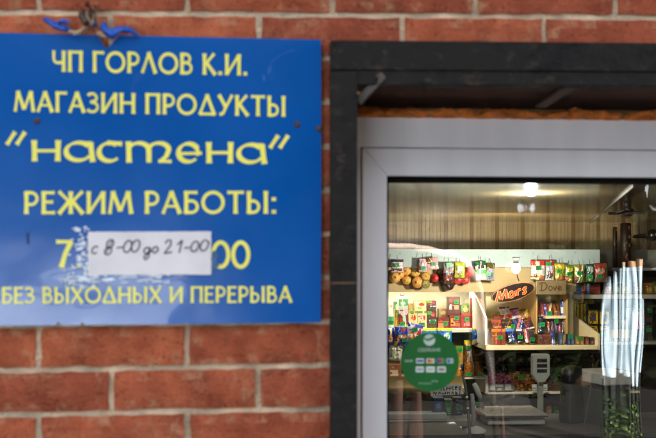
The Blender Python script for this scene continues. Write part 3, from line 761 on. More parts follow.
# ------------------------------------------------------------------ wall shelving with its pale fascia
YF = 3.95
CREAM, BEIGE, PALE = (206, 196, 166), (190, 166, 118), (168, 184, 184)
un = empty('wall_shelving', at(420, 378, 4.3)); tag(un, 'cream wall shelving with pale blue fascia across the back of the shop', 'shelving')
def part(mb, name, root, material=MATTE, **k):
    o = mb.build(name, material, root, **k); o.location = -root.location; return o
XL = at(300, 300, YF).x
m = MB(); a = rect(300, 249.5, 600, 267.3, YF); m.box(a[0], a[1], YF, YF + .02, a[2], a[3], PALE)
a2 = rect(300, 250, 600, 262, YF); m.box(a[0], a[1] - .002, YF + .0205, YB - .01, a[3] - .03, a[3] - .004, PALE); part(m, 'fascia', un, mat('pale_laminate', attr=True, rough=.6, var=.05, spec=.25), bevel=.002)
m = MB(); a = rect(300, 267.6, 576, 292.3, YF + .06); m.box(a[0], a[1], YF + .06, YF + .08, a[2], a[3], BEIGE); part(m, 'header_board', un)
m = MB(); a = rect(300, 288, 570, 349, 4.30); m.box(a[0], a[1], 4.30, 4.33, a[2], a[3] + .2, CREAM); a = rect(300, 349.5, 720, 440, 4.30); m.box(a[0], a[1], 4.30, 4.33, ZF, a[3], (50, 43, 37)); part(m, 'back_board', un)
def shelf(x0, x1, py, th, Yf, Yb, name='shelf_board', col=(214, 208, 188)):
    m = MB(); a = rect(x0, py, x1, py + th, Yf); m.box(a[0], a[1], Yf, Yb, a[2], a[3], col); return part(m, name, un, bevel=.002)
shelf(300, 476, 328.6, 4.6, 4.0, 4.298)
shelf(300, 488, 377.6, 3.0, 3.95, 4.297)
shelf(486, 640, 391.0, 3.6, 3.95, 4.298)
shelf(300, 486, 428, 3.0, 3.95, 4.298)
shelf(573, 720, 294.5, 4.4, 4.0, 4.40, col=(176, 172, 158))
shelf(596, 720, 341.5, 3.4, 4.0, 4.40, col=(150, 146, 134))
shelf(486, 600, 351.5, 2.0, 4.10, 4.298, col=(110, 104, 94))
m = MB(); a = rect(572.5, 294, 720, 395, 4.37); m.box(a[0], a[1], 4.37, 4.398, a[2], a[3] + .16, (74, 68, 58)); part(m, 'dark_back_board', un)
m = MB(); a = rect(600, 250, 720, 267, YF + .3); m.box(a[0], a[1], YF + .30, YF + .32, a[2], a[3], (140, 138, 126)); part(m, 'side_fascia', un)
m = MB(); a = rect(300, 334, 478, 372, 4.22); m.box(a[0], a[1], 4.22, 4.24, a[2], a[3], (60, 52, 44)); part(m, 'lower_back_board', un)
m = MB(); a = rect(567, 286, 573.5, 345, 4.02); m.box(a[0], a[1], 4.02, 4.29, a[2], a[3], (212, 196, 150)); part(m, 'upright', un)
m = MB()
for (x, y) in ((449, 254), (533, 253), (400, 253), (575, 252.5), (485, 259)):
    m = MB(); c = at(x, y, YF - .001); m.box(c.x - .001, c.x + .001, YF - .0012, YF, c.z - .012, c.z + .008, (96, 100, 100)); part(m, 'fascia_hook', un)

# ------------------------------------------------------------------ packets hung below the fascia
HG = 'snack packets hung below the fascia'
WHT, RED, DKG, LGR = (222, 216, 208), (178, 40, 34), (16, 92, 44), (120, 190, 90)
YH = 3.90
hp = [
 ((391, 259.5, 403.5, 272.5), (196, 188, 190), [('r', 0, .8, 1, 1, (62, 34, 76)), ('r', .1, .1, .9, .3, (120, 40, 60))], 0, (397, 265), 'packet with dark purple top hung leftmost below the pale fascia'),
 ((418.3, 258.5, 427, 272), (222, 196, 194), [('r', 0, .0, .12, 1, (190, 80, 96)), ('e', .5, .75, .3, .14, (190, 140, 150))], .06, (423.5, 268), 'pale pink packet with red edge hung beside the brown pink one'),
 ((425, 257.5, 438.5, 270), (206, 160, 160), [('r', 0, .7, .5, 1, (110, 60, 56)), ('r', .4, .1, 1, .35, (226, 214, 210))], -.12, (433.5, 264), 'tilted brown and pink packet hung beside the pale pink one'),
 ((443, 262, 454, 284), (150, 140, 138), [('r', 0, .0, 1, .5, (84, 44, 40)), ('e', .4, .3, .3, .14, (130, 70, 62)), ('r', .0, .9, 1, 1, (110, 130, 128))], 0, (449, 265), 'grey and maroon packet hung in front of the dark sausages'),
 ((454.3, 262, 465.5, 278), (186, 180, 60), [('e', .5, .5, .32, .28, (214, 208, 190)), ('e', .5, .25, .25, .1, (150, 140, 110)), ('r', .88, 0, 1, 1, (120, 128, 30))], .04, (460, 268), 'yellow green packet with pale oval hung beside red sausages'),
 ((475, 261, 486.5, 280.5), (206, 214, 196), [('r', 0, .78, 1, 1, DKG), ('r', 0, .35, 1, .55, (96, 190, 84)), ('e', .5, .7, .3, .1, (40, 40, 36))], -.08, None, 'green and white packet hung left of the lit bulb'),
 ((486, 263, 494.5, 281), (150, 150, 154), [('r', 0, .7, 1, 1, (92, 76, 30)), ('r', .2, .2, .8, .4, (90, 110, 150))], .05, (488.5, 274), 'grey packet with olive brown top hung left of the lit bulb'),
 ((530.5, 260, 545.3, 280.5), (206, 204, 200), [('r', 0, .72, 1, 1, (186, 58, 44)), ('e', .46, .84, .16, .1, (220, 214, 206)), ('r', 0, 0, 1, .22, (120, 96, 84)), ('e', .25, .2, .18, .1, (150, 60, 44)), ('e', .7, .16, .2, .1, (186, 110, 60))], 0, (538.5, 268), 'red and white packet with food picture, hung first right of the bulb'),
 ((545.4, 260, 554.2, 280.5), (176, 174, 172), [('r', 0, .72, 1, 1, (170, 50, 40)), ('e', .5, .3, .4, .18, (118, 62, 50)), ('r', 0, .0, 1, .08, (210, 208, 200))], 0, (548.5, 264), 'grey packet with red top, hung second right of the bulb'),
 ((554.2, 263, 565, 281.5), (134, 138, 44), [('r', 0, .7, 1, .92, (200, 160, 40)), ('r', 0, 0, 1, .3, (110, 66, 40)), ('e', .5, .2, .35, .12, (160, 100, 56))], .0, (559, 271.3), 'olive packet with yellow lettering band, right of the grey packet'),
 ((564.5, 265, 573.5, 282.5), (118, 132, 44), [('e', .5, .72, .35, .14, (196, 170, 70)), ('r', 0, 0, 1, .34, (112, 66, 40)), ('e', .5, .2, .4, .12, (166, 112, 66))], .04, (569.3, 274), 'narrow green packet with gold oval, between two olive packets'),
 ((573.8, 264.5, 585, 283), (126, 138, 40), [('r', .05, .66, .95, .86, (190, 120, 40)), ('r', 0, 0, 1, .3, (96, 60, 40)), ('d', .4, .2, .6, .08, (220, 214, 204))], -.04, (579.5, 273), 'wide olive packet with orange band, left of the dark green one'),
 ((585.5, 264, 594, 282.5), (40, 82, 56), [('e', .5, .72, .4, .15, (170, 190, 176)), ('e', .5, .2, .3, .12, (190, 180, 80))], .03, (590.5, 277), 'dark green packet with white splash, near the fascia end'),
 ((593.8, 263, 608, 282.5), (142, 58, 46), [('r', 0, .0, 1, .36, (96, 80, 60)), ('e', .4, .6, .3, .14, (160, 120, 110)), ('r', .7, .5, 1, .8, (60, 90, 50))], -.02, (600, 276), 'red brown packet hung last, just beyond the fascia end'),
]
for r_, c_, a_, t_, tg, lb in hp: pouch('snack_packet', lb, 'packet', r_, YH, c_, a_, t_, tg, HG, bulge=.018, hang=True)

# ------------------------------------------------------------------ sausages
SK = mat('sausage_skin', attr=True, rough=.33, var=.4, nscale=70, bump=.4, bscale=90)
def sausage(px, py, r, col, label, group, L=.10, down=.5, Y=3.93):
    k = sc_at(Y); c = at(px, py, Y); root_m = MB(); rr_ = r * k
    pts = [Vector((0, 0, 0)), Vector((0, .006, 0)), Vector((0, .02, .002)), Vector((.0, L * .6, .006)), Vector((0, L, .004))]
    root_m.tube(pts, rr_, col, 14, taper=[.8, .96, 1, 1, .6])
    o = root_m.build('sausage', SK, None, True); o.location = c; o.rotation_euler = (rng.uniform(-.25, .1), 0, rng.uniform(-.25, .25)); o.scale = (rng.uniform(.9, 1.1), 1, rng.uniform(.88, 1.12))
    q = MB(); q.lathe([(rr_ * .18, -.001), (rr_ * .22, -.006), (rr_ * .12, -.012)], (0, 0, 0), tuple(min(255, int(v * 1.25)) for v in col), 10, 'y'); q.build('tied_end', SK, o, True)
    q = MB(); q.tube([(0, L * .6, rr_ * .9), (0, L * .6, rr_ + .05)], .0012, (200, 190, 170), 5); q.build('string', MATTE, o)
    return tag(o, label, 'sausage', group)
GOLD = (206, 154, 70)
for (x, y, r_) in ((396, 277.5, 5.2), (406.5, 271.3, 4.9), (406.3, 280.3, 5.0), (416, 272.5, 4.7), (417, 282.3, 5.6), (426.5, 276.5, 4.6), (400.5, 274, 4.6)):
    sausage(x, y, r_, (GOLD[0] + rng.randint(-12, 12), GOLD[1] + rng.randint(-10, 10), GOLD[2]), 'golden brown smoked sausage hanging end-on in the bundle below the fascia', 'golden sausages below the fascia', Y=3.93 + rng.uniform(-.01, .03))
sausage(426.3, 284.4, 4.7, (134, 120, 60), 'olive tinted sausage at the lower right of the golden bundle', 'golden sausages below the fascia')
sausage(435, 278, 3.9, (176, 40, 34), 'bright red sausage end between golden and dark sausages', None)
for (x, y, r_) in ((444, 274, 4.5), (447, 280, 5), (452, 277, 4.5)):
    sausage(x, y, r_, (74, 34, 30), 'dark maroon dry sausage behind the grey and maroon packet', 'dark maroon sausages')
sausage(450.5, 285.5, 4.3, (44, 24, 26), 'near black sausage end, lowest of the dark sausages', None)
for (x, y, r_) in ((458, 280, 4.5), (465, 280.5, 4.6), (468.5, 275, 4.0)):
    sausage(x, y, r_, (170, 58, 52), 'red sausage hanging beside the yellow green packet', 'red sausages')
sausage(471.3, 270.5, 4.2, (190, 66, 60), 'topmost red sausage end, left of the green and white packet', None)

# ------------------------------------------------------------------ upper left shelf: cartons and jars of juice, tea and biscuits
Y1 = 4.06; SB = 328.4
m = MB()
def bottle(name, label, cat, px, y0, y1, w, Y, col, capc, labelc=None, tagat=None, metalcap=False, group=None, neck=.35):
    k = sc_at(Y); b = at(px, y1, Y); H = at(px, y0, Y).z - b.z; r = w * k / 2
    root = empty(name, b)
    m = MB(); m.lathe([(r * .9, 0), (r, .004), (r, H * (1 - neck) * .9), (r * .85, H * (1 - neck)), (r * .42, H * (1 - neck * .45)), (r * .4, H * .93)], (0, 0, 0), col, 16); m.build('body', FOIL, root, True)
    m = MB(); m.lathe([(r * .48, H * .9), (r * .48, H * .995), (r * .4, H)], (0, 0, 0), capc, 14); m.build('cap', PRINT, root, True)
    if labelc:
        m = MB(); m.lathe([(r * 1.015, H * .15), (r * 1.02, H * .16), (r * 1.02, H * .5), (r * 1.015, H * .51)], (0, 0, 0), labelc, 16); m.build('wrap_label', PRINT, root, True)
    if tagat: tagbox(root, tagat[0], tagat[1], Y - r - .004)
    return tag(root, label, cat, group)
bottle('yogurt_bottle', 'white bottle with brown cap and green label at the shelf end', 'bottle', 391, 305, SB, 5.6, Y1, (206, 204, 190), (120, 70, 40), (70, 170, 110), (391, 322.5))
box_pack('juice_carton', 'small orange and green carton beside the tall cherry juice carton', 'carton', (395.2, 310, 398.6, SB), Y1, (206, 150, 30), [('r', 0, .6, 1, 1, (80, 120, 40))])
box_pack('juice_carton', 'tall green and white juice carton with cherries and red cap', 'carton', (398.7, 296.5, 408, SB), Y1 - .01, (206, 214, 200), [('r', 0, .72, 1, .9, (86, 170, 90)), ('r', 0, .05, 1, .46, (120, 24, 30)), ('e', .55, .5, .4, .12, (226, 190, 190)), ('e', .35, .25, .22, .1, (170, 40, 40)), ('r', 0, 0, 1, .14, (150, 180, 60)), ('e', .45, .78, .25, .06, (240, 240, 236))], tagat=(402, 324), cap=(-.15, (190, 30, 34)))
TEA = [('e', .6, .62, .26, .17, (190, 44, 36)), ('r', 0, .88, 1, 1, (110, 140, 60)), ('r', .1, .2, .6, .34, (120, 150, 80))]
box_pack('tea_carton', 'single beige carton with red disc, standing right of the tall juice', 'carton', (408.4, 311, 417.2, SB), Y1, (214, 190, 130), TEA, tagat=(412.5, 325))
box_pack('tea_carton', 'beige carton with red disc, bottom of the beige stack', 'carton', (417.5, 311.2, 426.8, SB), Y1, (216, 196, 140), TEA, tagat=(422, 325))
box_pack('tea_carton', 'beige carton with red disc, top of the beige stack', 'carton', (414.8, 300.2, 426.3, 311), Y1 + .005, (214, 192, 132), TEA)
DKT = [('e', .62, .8, .22, .14, (190, 50, 40)), ('r', 0, .78, .5, 1, (90, 150, 50)), ('r', .25, .4, .95, .5, (220, 210, 190))]
box_pack('tea_carton', 'green and dark brown carton, bottom of the dark tea stack', 'carton', (427.2, 311.2, 436.4, SB), Y1, (74, 44, 34), DKT, tagat=(432.7, 322))
box_pack('tea_carton', 'green and dark brown carton, top of the dark tea stack', 'carton', (427, 300.8, 436.2, 311), Y1, (82, 48, 36), DKT)
box_pack('tea_box', 'low dark red box with cream stripe beside the brown coffee stack', 'box', (438.2, 317.5, 449, SB), Y1, (116, 28, 26), [('r', 0, .6, 1, .68, (190, 90, 60)), ('r', 0, 0, .5, .5, (196, 120, 70))], tagat=(445.3, 323.5))
box_pack('coffee_box', 'brown box with white cups, top of the brown stack', 'box', (448.6, 297, 460, 314.8), Y1, (92, 44, 30), [('r', .08, .3, .26, .58, (220, 214, 204)), ('r', .5, .3, .9, .55, (206, 160, 120)), ('r', 0, .92, 1, 1, (60, 34, 28)), ('e', .2, .78, .15, .1, (150, 60, 40))], tagat=(456.5, 302))
box_pack('coffee_box', 'red and yellow box, bottom of the brown stack', 'box', (449.6, 315.2, 460.6, SB), Y1, (128, 40, 28), [('r', .1, .2, .5, .75, (206, 150, 50)), ('r', .5, .15, .95, .4, (170, 90, 40))], tagat=(456.7, 318.3))
box_pack('tea_box', 'dark red box standing between the brown and the red stack', 'box', (461, 313.2, 471.2, SB), Y1, (150, 38, 36), [('r', 0, .85, 1, 1, (190, 60, 56)), ('r', .3, .15, .9, .35, (214, 150, 140))], tagat=(467, 319.3))
box_pack('tea_box', 'light red box, top of the red stack', 'box', (472.3, 298, 480.6, 314.8), Y1, (176, 54, 46), [('r', .15, .3, .85, .45, (224, 150, 130)), ('r', 0, .82, 1, .9, (214, 110, 96))], tagat=(477, 304))
box_pack('tea_box', 'light red box, bottom of the red stack', 'box', (471.5, 315.2, 482.3, SB), Y1, (182, 58, 44), [('r', .3, .12, .9, .3, (226, 160, 140)), ('r', 0, .9, 1, 1, (214, 90, 70))], tagat=(477.3, 319.4))

# ------------------------------------------------------------------ crisp bags clipped along the shelf edge
CG = 'crisp bags clipped along the shelf edge'
Y2 = 3.96
BLU = (24, 56, 150)
CH = [('e', .5, .42, .36, .24, (216, 130, 50)), ('e', .4, .5, .16, .1, (236, 190, 120)), ('e', .55, .85, .3, .07, (150, 40, 60)), ('r', .0, .0, .25, .22, (210, 180, 60))]
pouch('crisp_bag', 'blue crisp bag cut off by the window frame', 'crisp bag', (383, 327.5, 394.3, 345), Y2, BLU, [('e', .6, .4, .3, .2, (216, 140, 60)), ('r', .55, .6, .75, .95, (226, 206, 110))], 0, None, CG)
pouch('crisp_bag', 'blue crisp bag with orange crisps above the white bag', 'crisp bag', (394, 326.5, 408.8, 346), Y2 - .02, (30, 52, 152), CH, .05, (404.5, 340), CG)
pouch('crisp_bag', 'blue and white crisp bag tilted behind the sticker edge', 'crisp bag', (406, 323.5, 422, 343), Y2 - .03, (206, 206, 220), [('r', 0, .8, 1, 1, (50, 70, 170)), ('e', .5, .4, .35, .2, (226, 150, 70)), ('e', .25, .86, .12, .07, (220, 220, 226)), ('e', .8, .5, .15, .3, (180, 40, 60))], .2, (415, 329.5), CG)
pouch('crisp_bag', 'yellow topped bag mostly hidden behind the green sticker', 'crisp bag', (421.2, 328, 437, 352), Y2, (40, 130, 190), [('e', .5, .4, .3, .2, (220, 210, 180))], 0, None, CG, header=(214, 196, 20))
pouch('crisp_bag', 'yellow topped blue and white bag at the sticker upper right', 'crisp bag', (436.6, 328, 452, 352), Y2, (30, 120, 196), [('e', .62, .66, .22, .14, (226, 230, 220)), ('d', .6, .5, .5, .06, (70, 160, 80))], 0, None, CG, header=(214, 196, 20))
pouch('crisp_bag', 'yellow topped blue bag under the red boxes', 'crisp bag', (472, 328, 484, 345), Y2, (24, 110, 190), [('d', .5, .45, .9, .16, (226, 226, 214)), ('e', .2, .2, .2, .15, (240, 200, 120))], 0, (479, 336.5), CG, header=(206, 184, 30))
pouch('crumpled_bag', 'crumpled white bag left of the green sticker', 'bag', (388.5, 341, 403, 361), Y2 + .02, (206, 196, 184), [('d', .3, .5, .4, .1, (160, 150, 140))], .1, None)
pouch('crisp_bag', 'yellow topped bag with crossing white bands above the jar shelf', 'crisp bag', (463.8, 340, 474, 377), 4.03, (120, 76, 30), [('d', .5, .72, .55, .13, (222, 220, 206)), ('d', .55, .75, -.7, .1, (222, 220, 206)), ('e', .5, .25, .36, .2, (190, 120, 40))], 0, (468.5, 348), CG, header=(206, 190, 20))
box_pack('noodle_box', 'orange brown carton with pale label below the white bag', 'carton', (386, 361.5, 401.5, 377.4), 4.0, (140, 84, 44), [('r', .3, .1, .8, .45, (190, 176, 156)), ('r', 0, .8, 1, .9, (176, 110, 56))])
box_pack('noodle_box', 'green and orange carton half behind the sticker right edge', 'carton', (455.5, 346, 463.2, 377.4), 4.04, (170, 110, 30), [('r', 0, .82, 1, 1, (80, 150, 40)), ('e', .5, .45, .35, .2, (206, 150, 60)), ('r', .55, .2, 1, .4, (40, 60, 110))], tagat=(460, 350.5))
GLS = mat('pickle_glass', attr=True, rough=.12, var=.35, nscale=90, spec=.7)
def jar(px, y0, y1, w, Y, col, lid, label, tagat=None):
    k = sc_at(Y); b = at(px, y1, Y); H = at(px, y0, Y).z - b.z; r = w * k / 2
    root = empty('preserve_jar', b)
    m = MB(); m.lathe([(r * .9, 0), (r, .005), (r, H * .78), (r * .86, H * .86)], (0, 0, 0), col, 16)
    for i in range(14):
        a_ = rng.uniform(math.pi, 2 * math.pi); m.blob((r * .96 * math.cos(a_), r * .96 * math.sin(a_), rng.uniform(.1, .7) * H), r * .2, tuple(min(255, int(v * rng.uniform(.8, 1.5))) for v in col), n=6, m=4)
    m.build('jar_glass', GLS, root, True)
    m = MB(); m.lathe([(r * .9, H * .861), (r * .92, H * .985), (r * .85, H)], (0, 0, 0), lid, 16); m.build('lid', PRINT, root, True)
    if tagat: tagbox(root, tagat[0], tagat[1], Y - r - .003)
    return tag(root, label, 'jar')
jar(478.3, 361.4, 377.4, 9.4, 4.06, (140, 84, 22), (150, 110, 30), 'amber jar, bottom of the jar stack on the white shelf', (480.5, 374.4))
jar(478.3, 345.2, 361.2, 9.4, 4.06, (104, 70, 24), (120, 92, 30), 'dark amber jar, top of the jar stack on the white shelf')
jar(468.6, 362, 377.4, 8.6, 3.99, (158, 92, 24), (140, 80, 26), 'amber jar standing below the yellow topped bag', (468.8, 374.2))

# ------------------------------------------------------------------ chocolate counter stand
YC = 3.72
st = empty('chocolate_stand', at(530, 350, YC)); tag(st, 'cream stand of chocolate bars below the oval sign', 'display stand')
CRM = (224, 206, 162)
def spart(mb, name, **k): return part(mb, name, st, mat('cream_plastic', attr=True, rough=.35, var=.04), **k)
m = MB(); a = rect(486, 345.4, 598, 350.4, YC); m.box(a[0], a[1], YC, 4.2, a[2], a[3], CRM); spart(m, 'base_board', bevel=.003)
m = MB(); a = rect(486, 283, 569, 345, 4.16); m.box(a[0], a[1], 4.16, 4.18, a[2], a[3], CRM); spart(m, 'back_panel')
def side_panel(px, pts, name='side_panel', th=.012):
    # profile in (depth Y, photo row measured on the stand front)
    m = MB(); zz = lambda py: at(px, py, YC).z
    x = at(px, 340, YC).x
    P = [(Y_, zz(r_)) for (Y_, r_) in pts]; n = len(P)
    vs = [(x, p[0], p[1]) for p in P] + [(x + th, p[0], p[1]) for p in P]
    m.mesh(vs, [tuple(range(n)), tuple(range(2 * n - 1, n - 1, -1))] + [(i, i + n, (i + 1) % n + n, (i + 1) % n) for i in range(n)], (232, 228, 214))
    return spart(m, name)
side_panel(485.2, [(YC + .001, 345.2), (YC + .001, 318), (3.95, 300), (4.16, 290), (4.16, 345.2)])
m = MB(); a = rect(568, 312, 599, 346, YC + .002)
pa, pbb, pc, pd = at(568.5, 312, 4.15), at(598, 334, YC + .004), at(598, 350, YC + .004), at(568.5, 350, 4.15)
n_ = Vector((pbb - pa).cross(pd - pa)).normalized() * .012
vs = [pa, pbb, pc, pd] + [p + n_ for p in (pa, pbb, pc, pd)]
m.mesh(vs, [(0, 1, 2, 3), (7, 6, 5, 4), (0, 4, 5, 1), (1, 5, 6, 2), (2, 6, 7, 3), (3, 7, 4, 0)], CRM); spart(m, 'sloped_panel')
for (y0, Yt, nm) in ((319.5, 4.02, 'step_board'), (330.5, 3.90, 'step_board')):
    m = MB(); a = rect(489, y0, 536, y0 + 1.4, Yt); m.box(a[0], a[1], Yt, 4.158, a[2], a[3], CRM); spart(m, nm)
m = MB(); a = rect(545.5, 315.8, 566, 318.6, 3.86); m.box(a[0], a[1], 3.86, 4.158, a[2], a[3], CRM); spart(m, 'small_shelf')
for x in (536.0, 566.2):
    m = MB(); a = rect(x, 283, x + 1.4, 345.2, 3.85); m.box(a[0], a[1], 3.85, 4.158, a[2], a[3], (186, 150, 90)); spart(m, 'divider')
BARG = 'chocolate bars on the cream stand'
def barpack(r, Y, col, art, label, tilt=0, tagat=None, lean=.05): return pouch('chocolate_bar', label, 'chocolate bar', r, Y, col, art, tilt, tagat, BARG, bulge=.008, lean=lean)
barpack((492.5, 312, 502.2, 319), 3.95, (196, 70, 48), [('r', 0, .75, 1, 1, (120, 190, 80)), ('r', .2, .2, .8, .4, (230, 150, 120))], 'red orange bar with green edge, top step, left')
barpack((500.8, 307, 511.5, 318.8), 3.955, (222, 204, 196), [('r', 0, .84, 1, 1, (90, 40, 110)), ('r', 0, 0, 1, .34, (206, 70, 40)), ('r', .2, .5, .9, .66, (200, 190, 220))], 'white and orange bar with purple top edge, top step', -.1)
barpack((510.2, 308.5, 521.3, 318.6), 3.955, (206, 120, 160), [('r', 0, .84, 1, 1, (50, 50, 130)), ('r', 0, 0, 1, .25, (226, 220, 214)), ('e', .5, .5, .3, .2, (140, 80, 150))], 'pink bar with blue top edge, top step', -.14)
barpack((520.3, 309.4, 530.8, 318.4), 3.955, (170, 116, 40), [('r', 0, .8, 1, 1, (120, 90, 20)), ('d', .5, .4, .8, .14, (226, 206, 170)), ('r', .2, .0, 1, .2, (130, 56, 40))], 'golden bar with pale band, top step, right', -.14)
barpack((492.5, 320, 503, 329.5), 3.85, (120, 52, 34), [('r', 0, .7, 1, 1, (170, 70, 44)), ('r', .1, .2, .9, .36, (200, 110, 60))], 'reddish brown bar, middle step, left')
barpack((503, 320, 514, 329.5), 3.85, (56, 34, 30), [('r', 0, .6, 1, .8, (110, 60, 40)), ('e', .7, .2, .3, .14, (190, 160, 50))], 'dark brown bar with green tag, middle step', 0, (513, 326.5))
barpack((514.3, 318.7, 525, 329.6), 3.85, (36, 40, 96), [('d', .5, .5, .8, .12, (214, 110, 60)), ('d', .8, .5, .8, .05, (200, 196, 220))], 'navy bar with orange slash, middle step', -.25)
barpack((523.2, 319.5, 534, 329.5), 3.85, (60, 32, 30), [('d', .4, .5, .8, .1, (110, 40, 36)), ('r', 0, 0, 1, .14, (200, 200, 210))], 'dark maroon bar with pale lower edge, middle step', -.25)
box_pack('chocolate_box', 'brown and orange display box at the left foot of the stand', 'box', (491.5, 329, 505.5, 345.2), 3.78, (122, 60, 30), [('r', 0, .85, 1, 1, (206, 120, 40)), ('r', .3, 0, .4, .8, (170, 96, 50)), ('r', .6, 0, .7, .8, (90, 40, 26))], tagat=(500, 337.5))
barpack((508, 329, 517, 342.5), 3.78, (24, 32, 76), [('r', 0, .82, 1, 1, (60, 130, 190)), ('d', .6, .4, .2, .05, (90, 90, 140))], 'dark blue bar leaning upright on the stand base', -.1)
barpack((518, 329.5, 524.5, 342.8), 3.78, (44, 30, 34), [('r', 0, .85, 1, 1, (200, 196, 206))], 'black brown bar upright with green tag on the base', 0, (520.3, 337.3))
barpack((525, 329.5, 530.2, 343), 3.78, (150, 80, 84), [('r', .3, 0, .55, 1, (206, 190, 180)), ('r', .7, 0, .85, 1, (90, 34, 34))], 'pinkish striped bar upright on the stand base')
barpack((530.5, 333, 536.5, 344), 3.77, (50, 40, 40), [], 'short dark bar beside the divider with green tag', 0, (532.3, 339.5))
barpack((537, 302, 541, 317), 3.9, (150, 76, 36), [('r', .6, 0, 1, 1, (80, 36, 26))], 'orange brown bar upright under the tan header, left')
barpack((541, 301.5, 545, 317), 3.9, (84, 36, 26), [('r', .5, .2, .9, .8, (160, 60, 40))], 'dark brown bar upright under the tan header')
barpack((545.3, 303.5, 548.5, 315.8), 3.9, (90, 60, 130), [('r', 0, .5, 1, .7, (200, 196, 220))], 'thin purple bar above the small white shelf')
barpack((548.5, 303, 554.5, 315.7), 3.9, (110, 54, 34), [('r', .1, .3, .4, .9, (150, 80, 50)), ('d', .3, .4, .9, .16, (230, 210, 170))], 'brown bar with white flash above the small shelf', 0, (549.5, 313.3))
barpack((554.5, 303.5, 560.5, 315.7), 3.9, (124, 60, 34), [('r', .4, 0, .6, 1, (80, 36, 30))], 'brown bar with dark stripe above the small shelf')
bottle('wafer_tube', 'tall blue and white tube beside the right divider', 'tube', 562.8, 299, 315.7, 4.4, 3.92, (60, 90, 170), (30, 60, 70), (206, 214, 226), None, neck=.08)
barpack((538, 316.8, 545.2, 333), 3.86, (44, 44, 56), [('r', .1, .3, .9, .5, (80, 90, 110))], 'dark grey bar with green tag below the brown bars', 0, (542.5, 324.5))
for i, (c_, lb) in enumerate((((120, 30, 40), 'crimson bar, first in the row below the small shelf'), ((70, 30, 36), 'dark maroon bar, second in the row below the small shelf'), ((60, 40, 80), 'dark violet bar, third in the row below the small shelf'), ((130, 40, 56), 'red bar, fourth in the row below the small shelf'), ((46, 30, 34), 'black bar, last in the row below the small shelf'))):
    barpack((547.6 + 3.6 * i, 319.4, 551 + 3.6 * i, 333.5), 3.88, c_, [('r', .3, .15, .7, .85, tuple(min(255, v + 50) for v in c_))], lb, 0, (556.3, 321.5) if i == 2 else None, lean=.03)
box_pack('chocolate_box', 'low dark brown box at the middle of the stand base', 'box', (537.6, 334.5, 551.2, 345.2), 3.79, (88, 44, 28), [('r', 0, .85, 1, 1, (120, 66, 44))])
barpack((551.6, 331, 556.2, 345.2), 3.78, (50, 60, 120), [('r', .2, .1, .8, .4, (160, 170, 200))], 'blue pack upright right of the low brown box')
GUM = 'gum packs at the right end of the stand'
def gum(r, c_, lb, tg=None): return box_pack('gum_pack', lb, 'gum pack', r, 3.765, c_, [('r', .2, .15, .8, .5, tuple(min(255, v + 45) for v in c_))], .03, tg, GUM)
gum((559.3, 333, 563, 345.2), (60, 80, 110), 'thin blue grey gum pack left of the upright'); gum((567.2, 334, 570.6, 345.2), (30, 44, 84), 'navy gum pack right of the divider with green tag', (570.4, 336.4)); gum((571, 335.5, 574.4, 345.2), (46, 60, 96), 'dull blue gum pack beside the navy one')
gum((575.4, 336.5, 579.6, 345.2), (130, 96, 30), 'gold gum pack with green tag', (579.5, 338.6)); gum((580, 336.5, 584, 345.2), (120, 76, 30), 'amber gum pack beside the gold one'); gum((585.2, 336.8, 589, 345.2), (96, 52, 40), 'brown gum pack by the low right edge'); gum((590.3, 337.4, 594, 345.2), (70, 44, 40), 'dark brown gum pack at the end of the stand')

# oval sign and tan header of the stand: lettering of the photograph
def pstroke(mb, pts, w, Y, col, k=0, flare=0.0, nib=None, step=.6, thick=.0015):
    L, Rr = ribbon(pts, w, flare, nib, step=step); vs = []; y = Y - thick - .00006 * k
    for a_, b_ in zip(L, Rr):
        A, B = at(a_.x, a_.y, Y), at(b_.x, b_.y, Y); vs += [(A.x, y, A.z), (B.x, y, B.z), (A.x, Y, A.z), (B.x, Y, B.z)]
    fs = []; n = len(L)
    for i in range(n - 1):
        q = 4 * i; fs += [(q, q + 1, q + 5, q + 4), (q, q + 4, q + 6, q + 2), (q + 1, q + 3, q + 7, q + 5)]
    mb.mesh(vs, fs, col)
YO = 3.70
c = at(513, 292.4, YO); ov = empty('oval_sign', c); tag(ov, 'tilted dark oval sign with red script letters above chocolate bars', 'sign')
TL = R(15.5); k = sc_at(YO)
def oval(ax, az, y0, y1, col):
    m = MB(); m.prism([((ax * math.cos(t) * math.cos(TL) - az * math.sin(t) * math.sin(TL)) * k, (ax * math.cos(t) * math.sin(TL) + az * math.sin(t) * math.cos(TL)) * k) for t in [2 * math.pi * i / 48 for i in range(48)]], y0, y1, col); return m
oval(22.6, 8.3, .001, .02, (150, 92, 50)).build('rim', MATTE, ov); oval(22.0, 7.7, -.002, .0005, (22, 13, 11)).build('face', mat('oval_face', attr=True, rough=.5, spec=.12), ov)
M1, M2 = MB(), MB()
def ml(pts, w, kk):
    # u along the oval, v up, slanted
    f_ = lambda p: (513 + p[0] * math.cos(TL) + p[1] * -math.sin(TL), 292.4 - p[0] * math.sin(TL) - p[1] * math.cos(TL))
    q = [f_((p[0] + p[1] * .28, p[1])) for p in pts]
    pstroke(M1, q, w + 1.0, YO - .002, (190, 140, 60), kk, thick=.001); pstroke(M2, q, w, YO - .002, (196, 44, 26), kk, thick=.003)
kk = 0
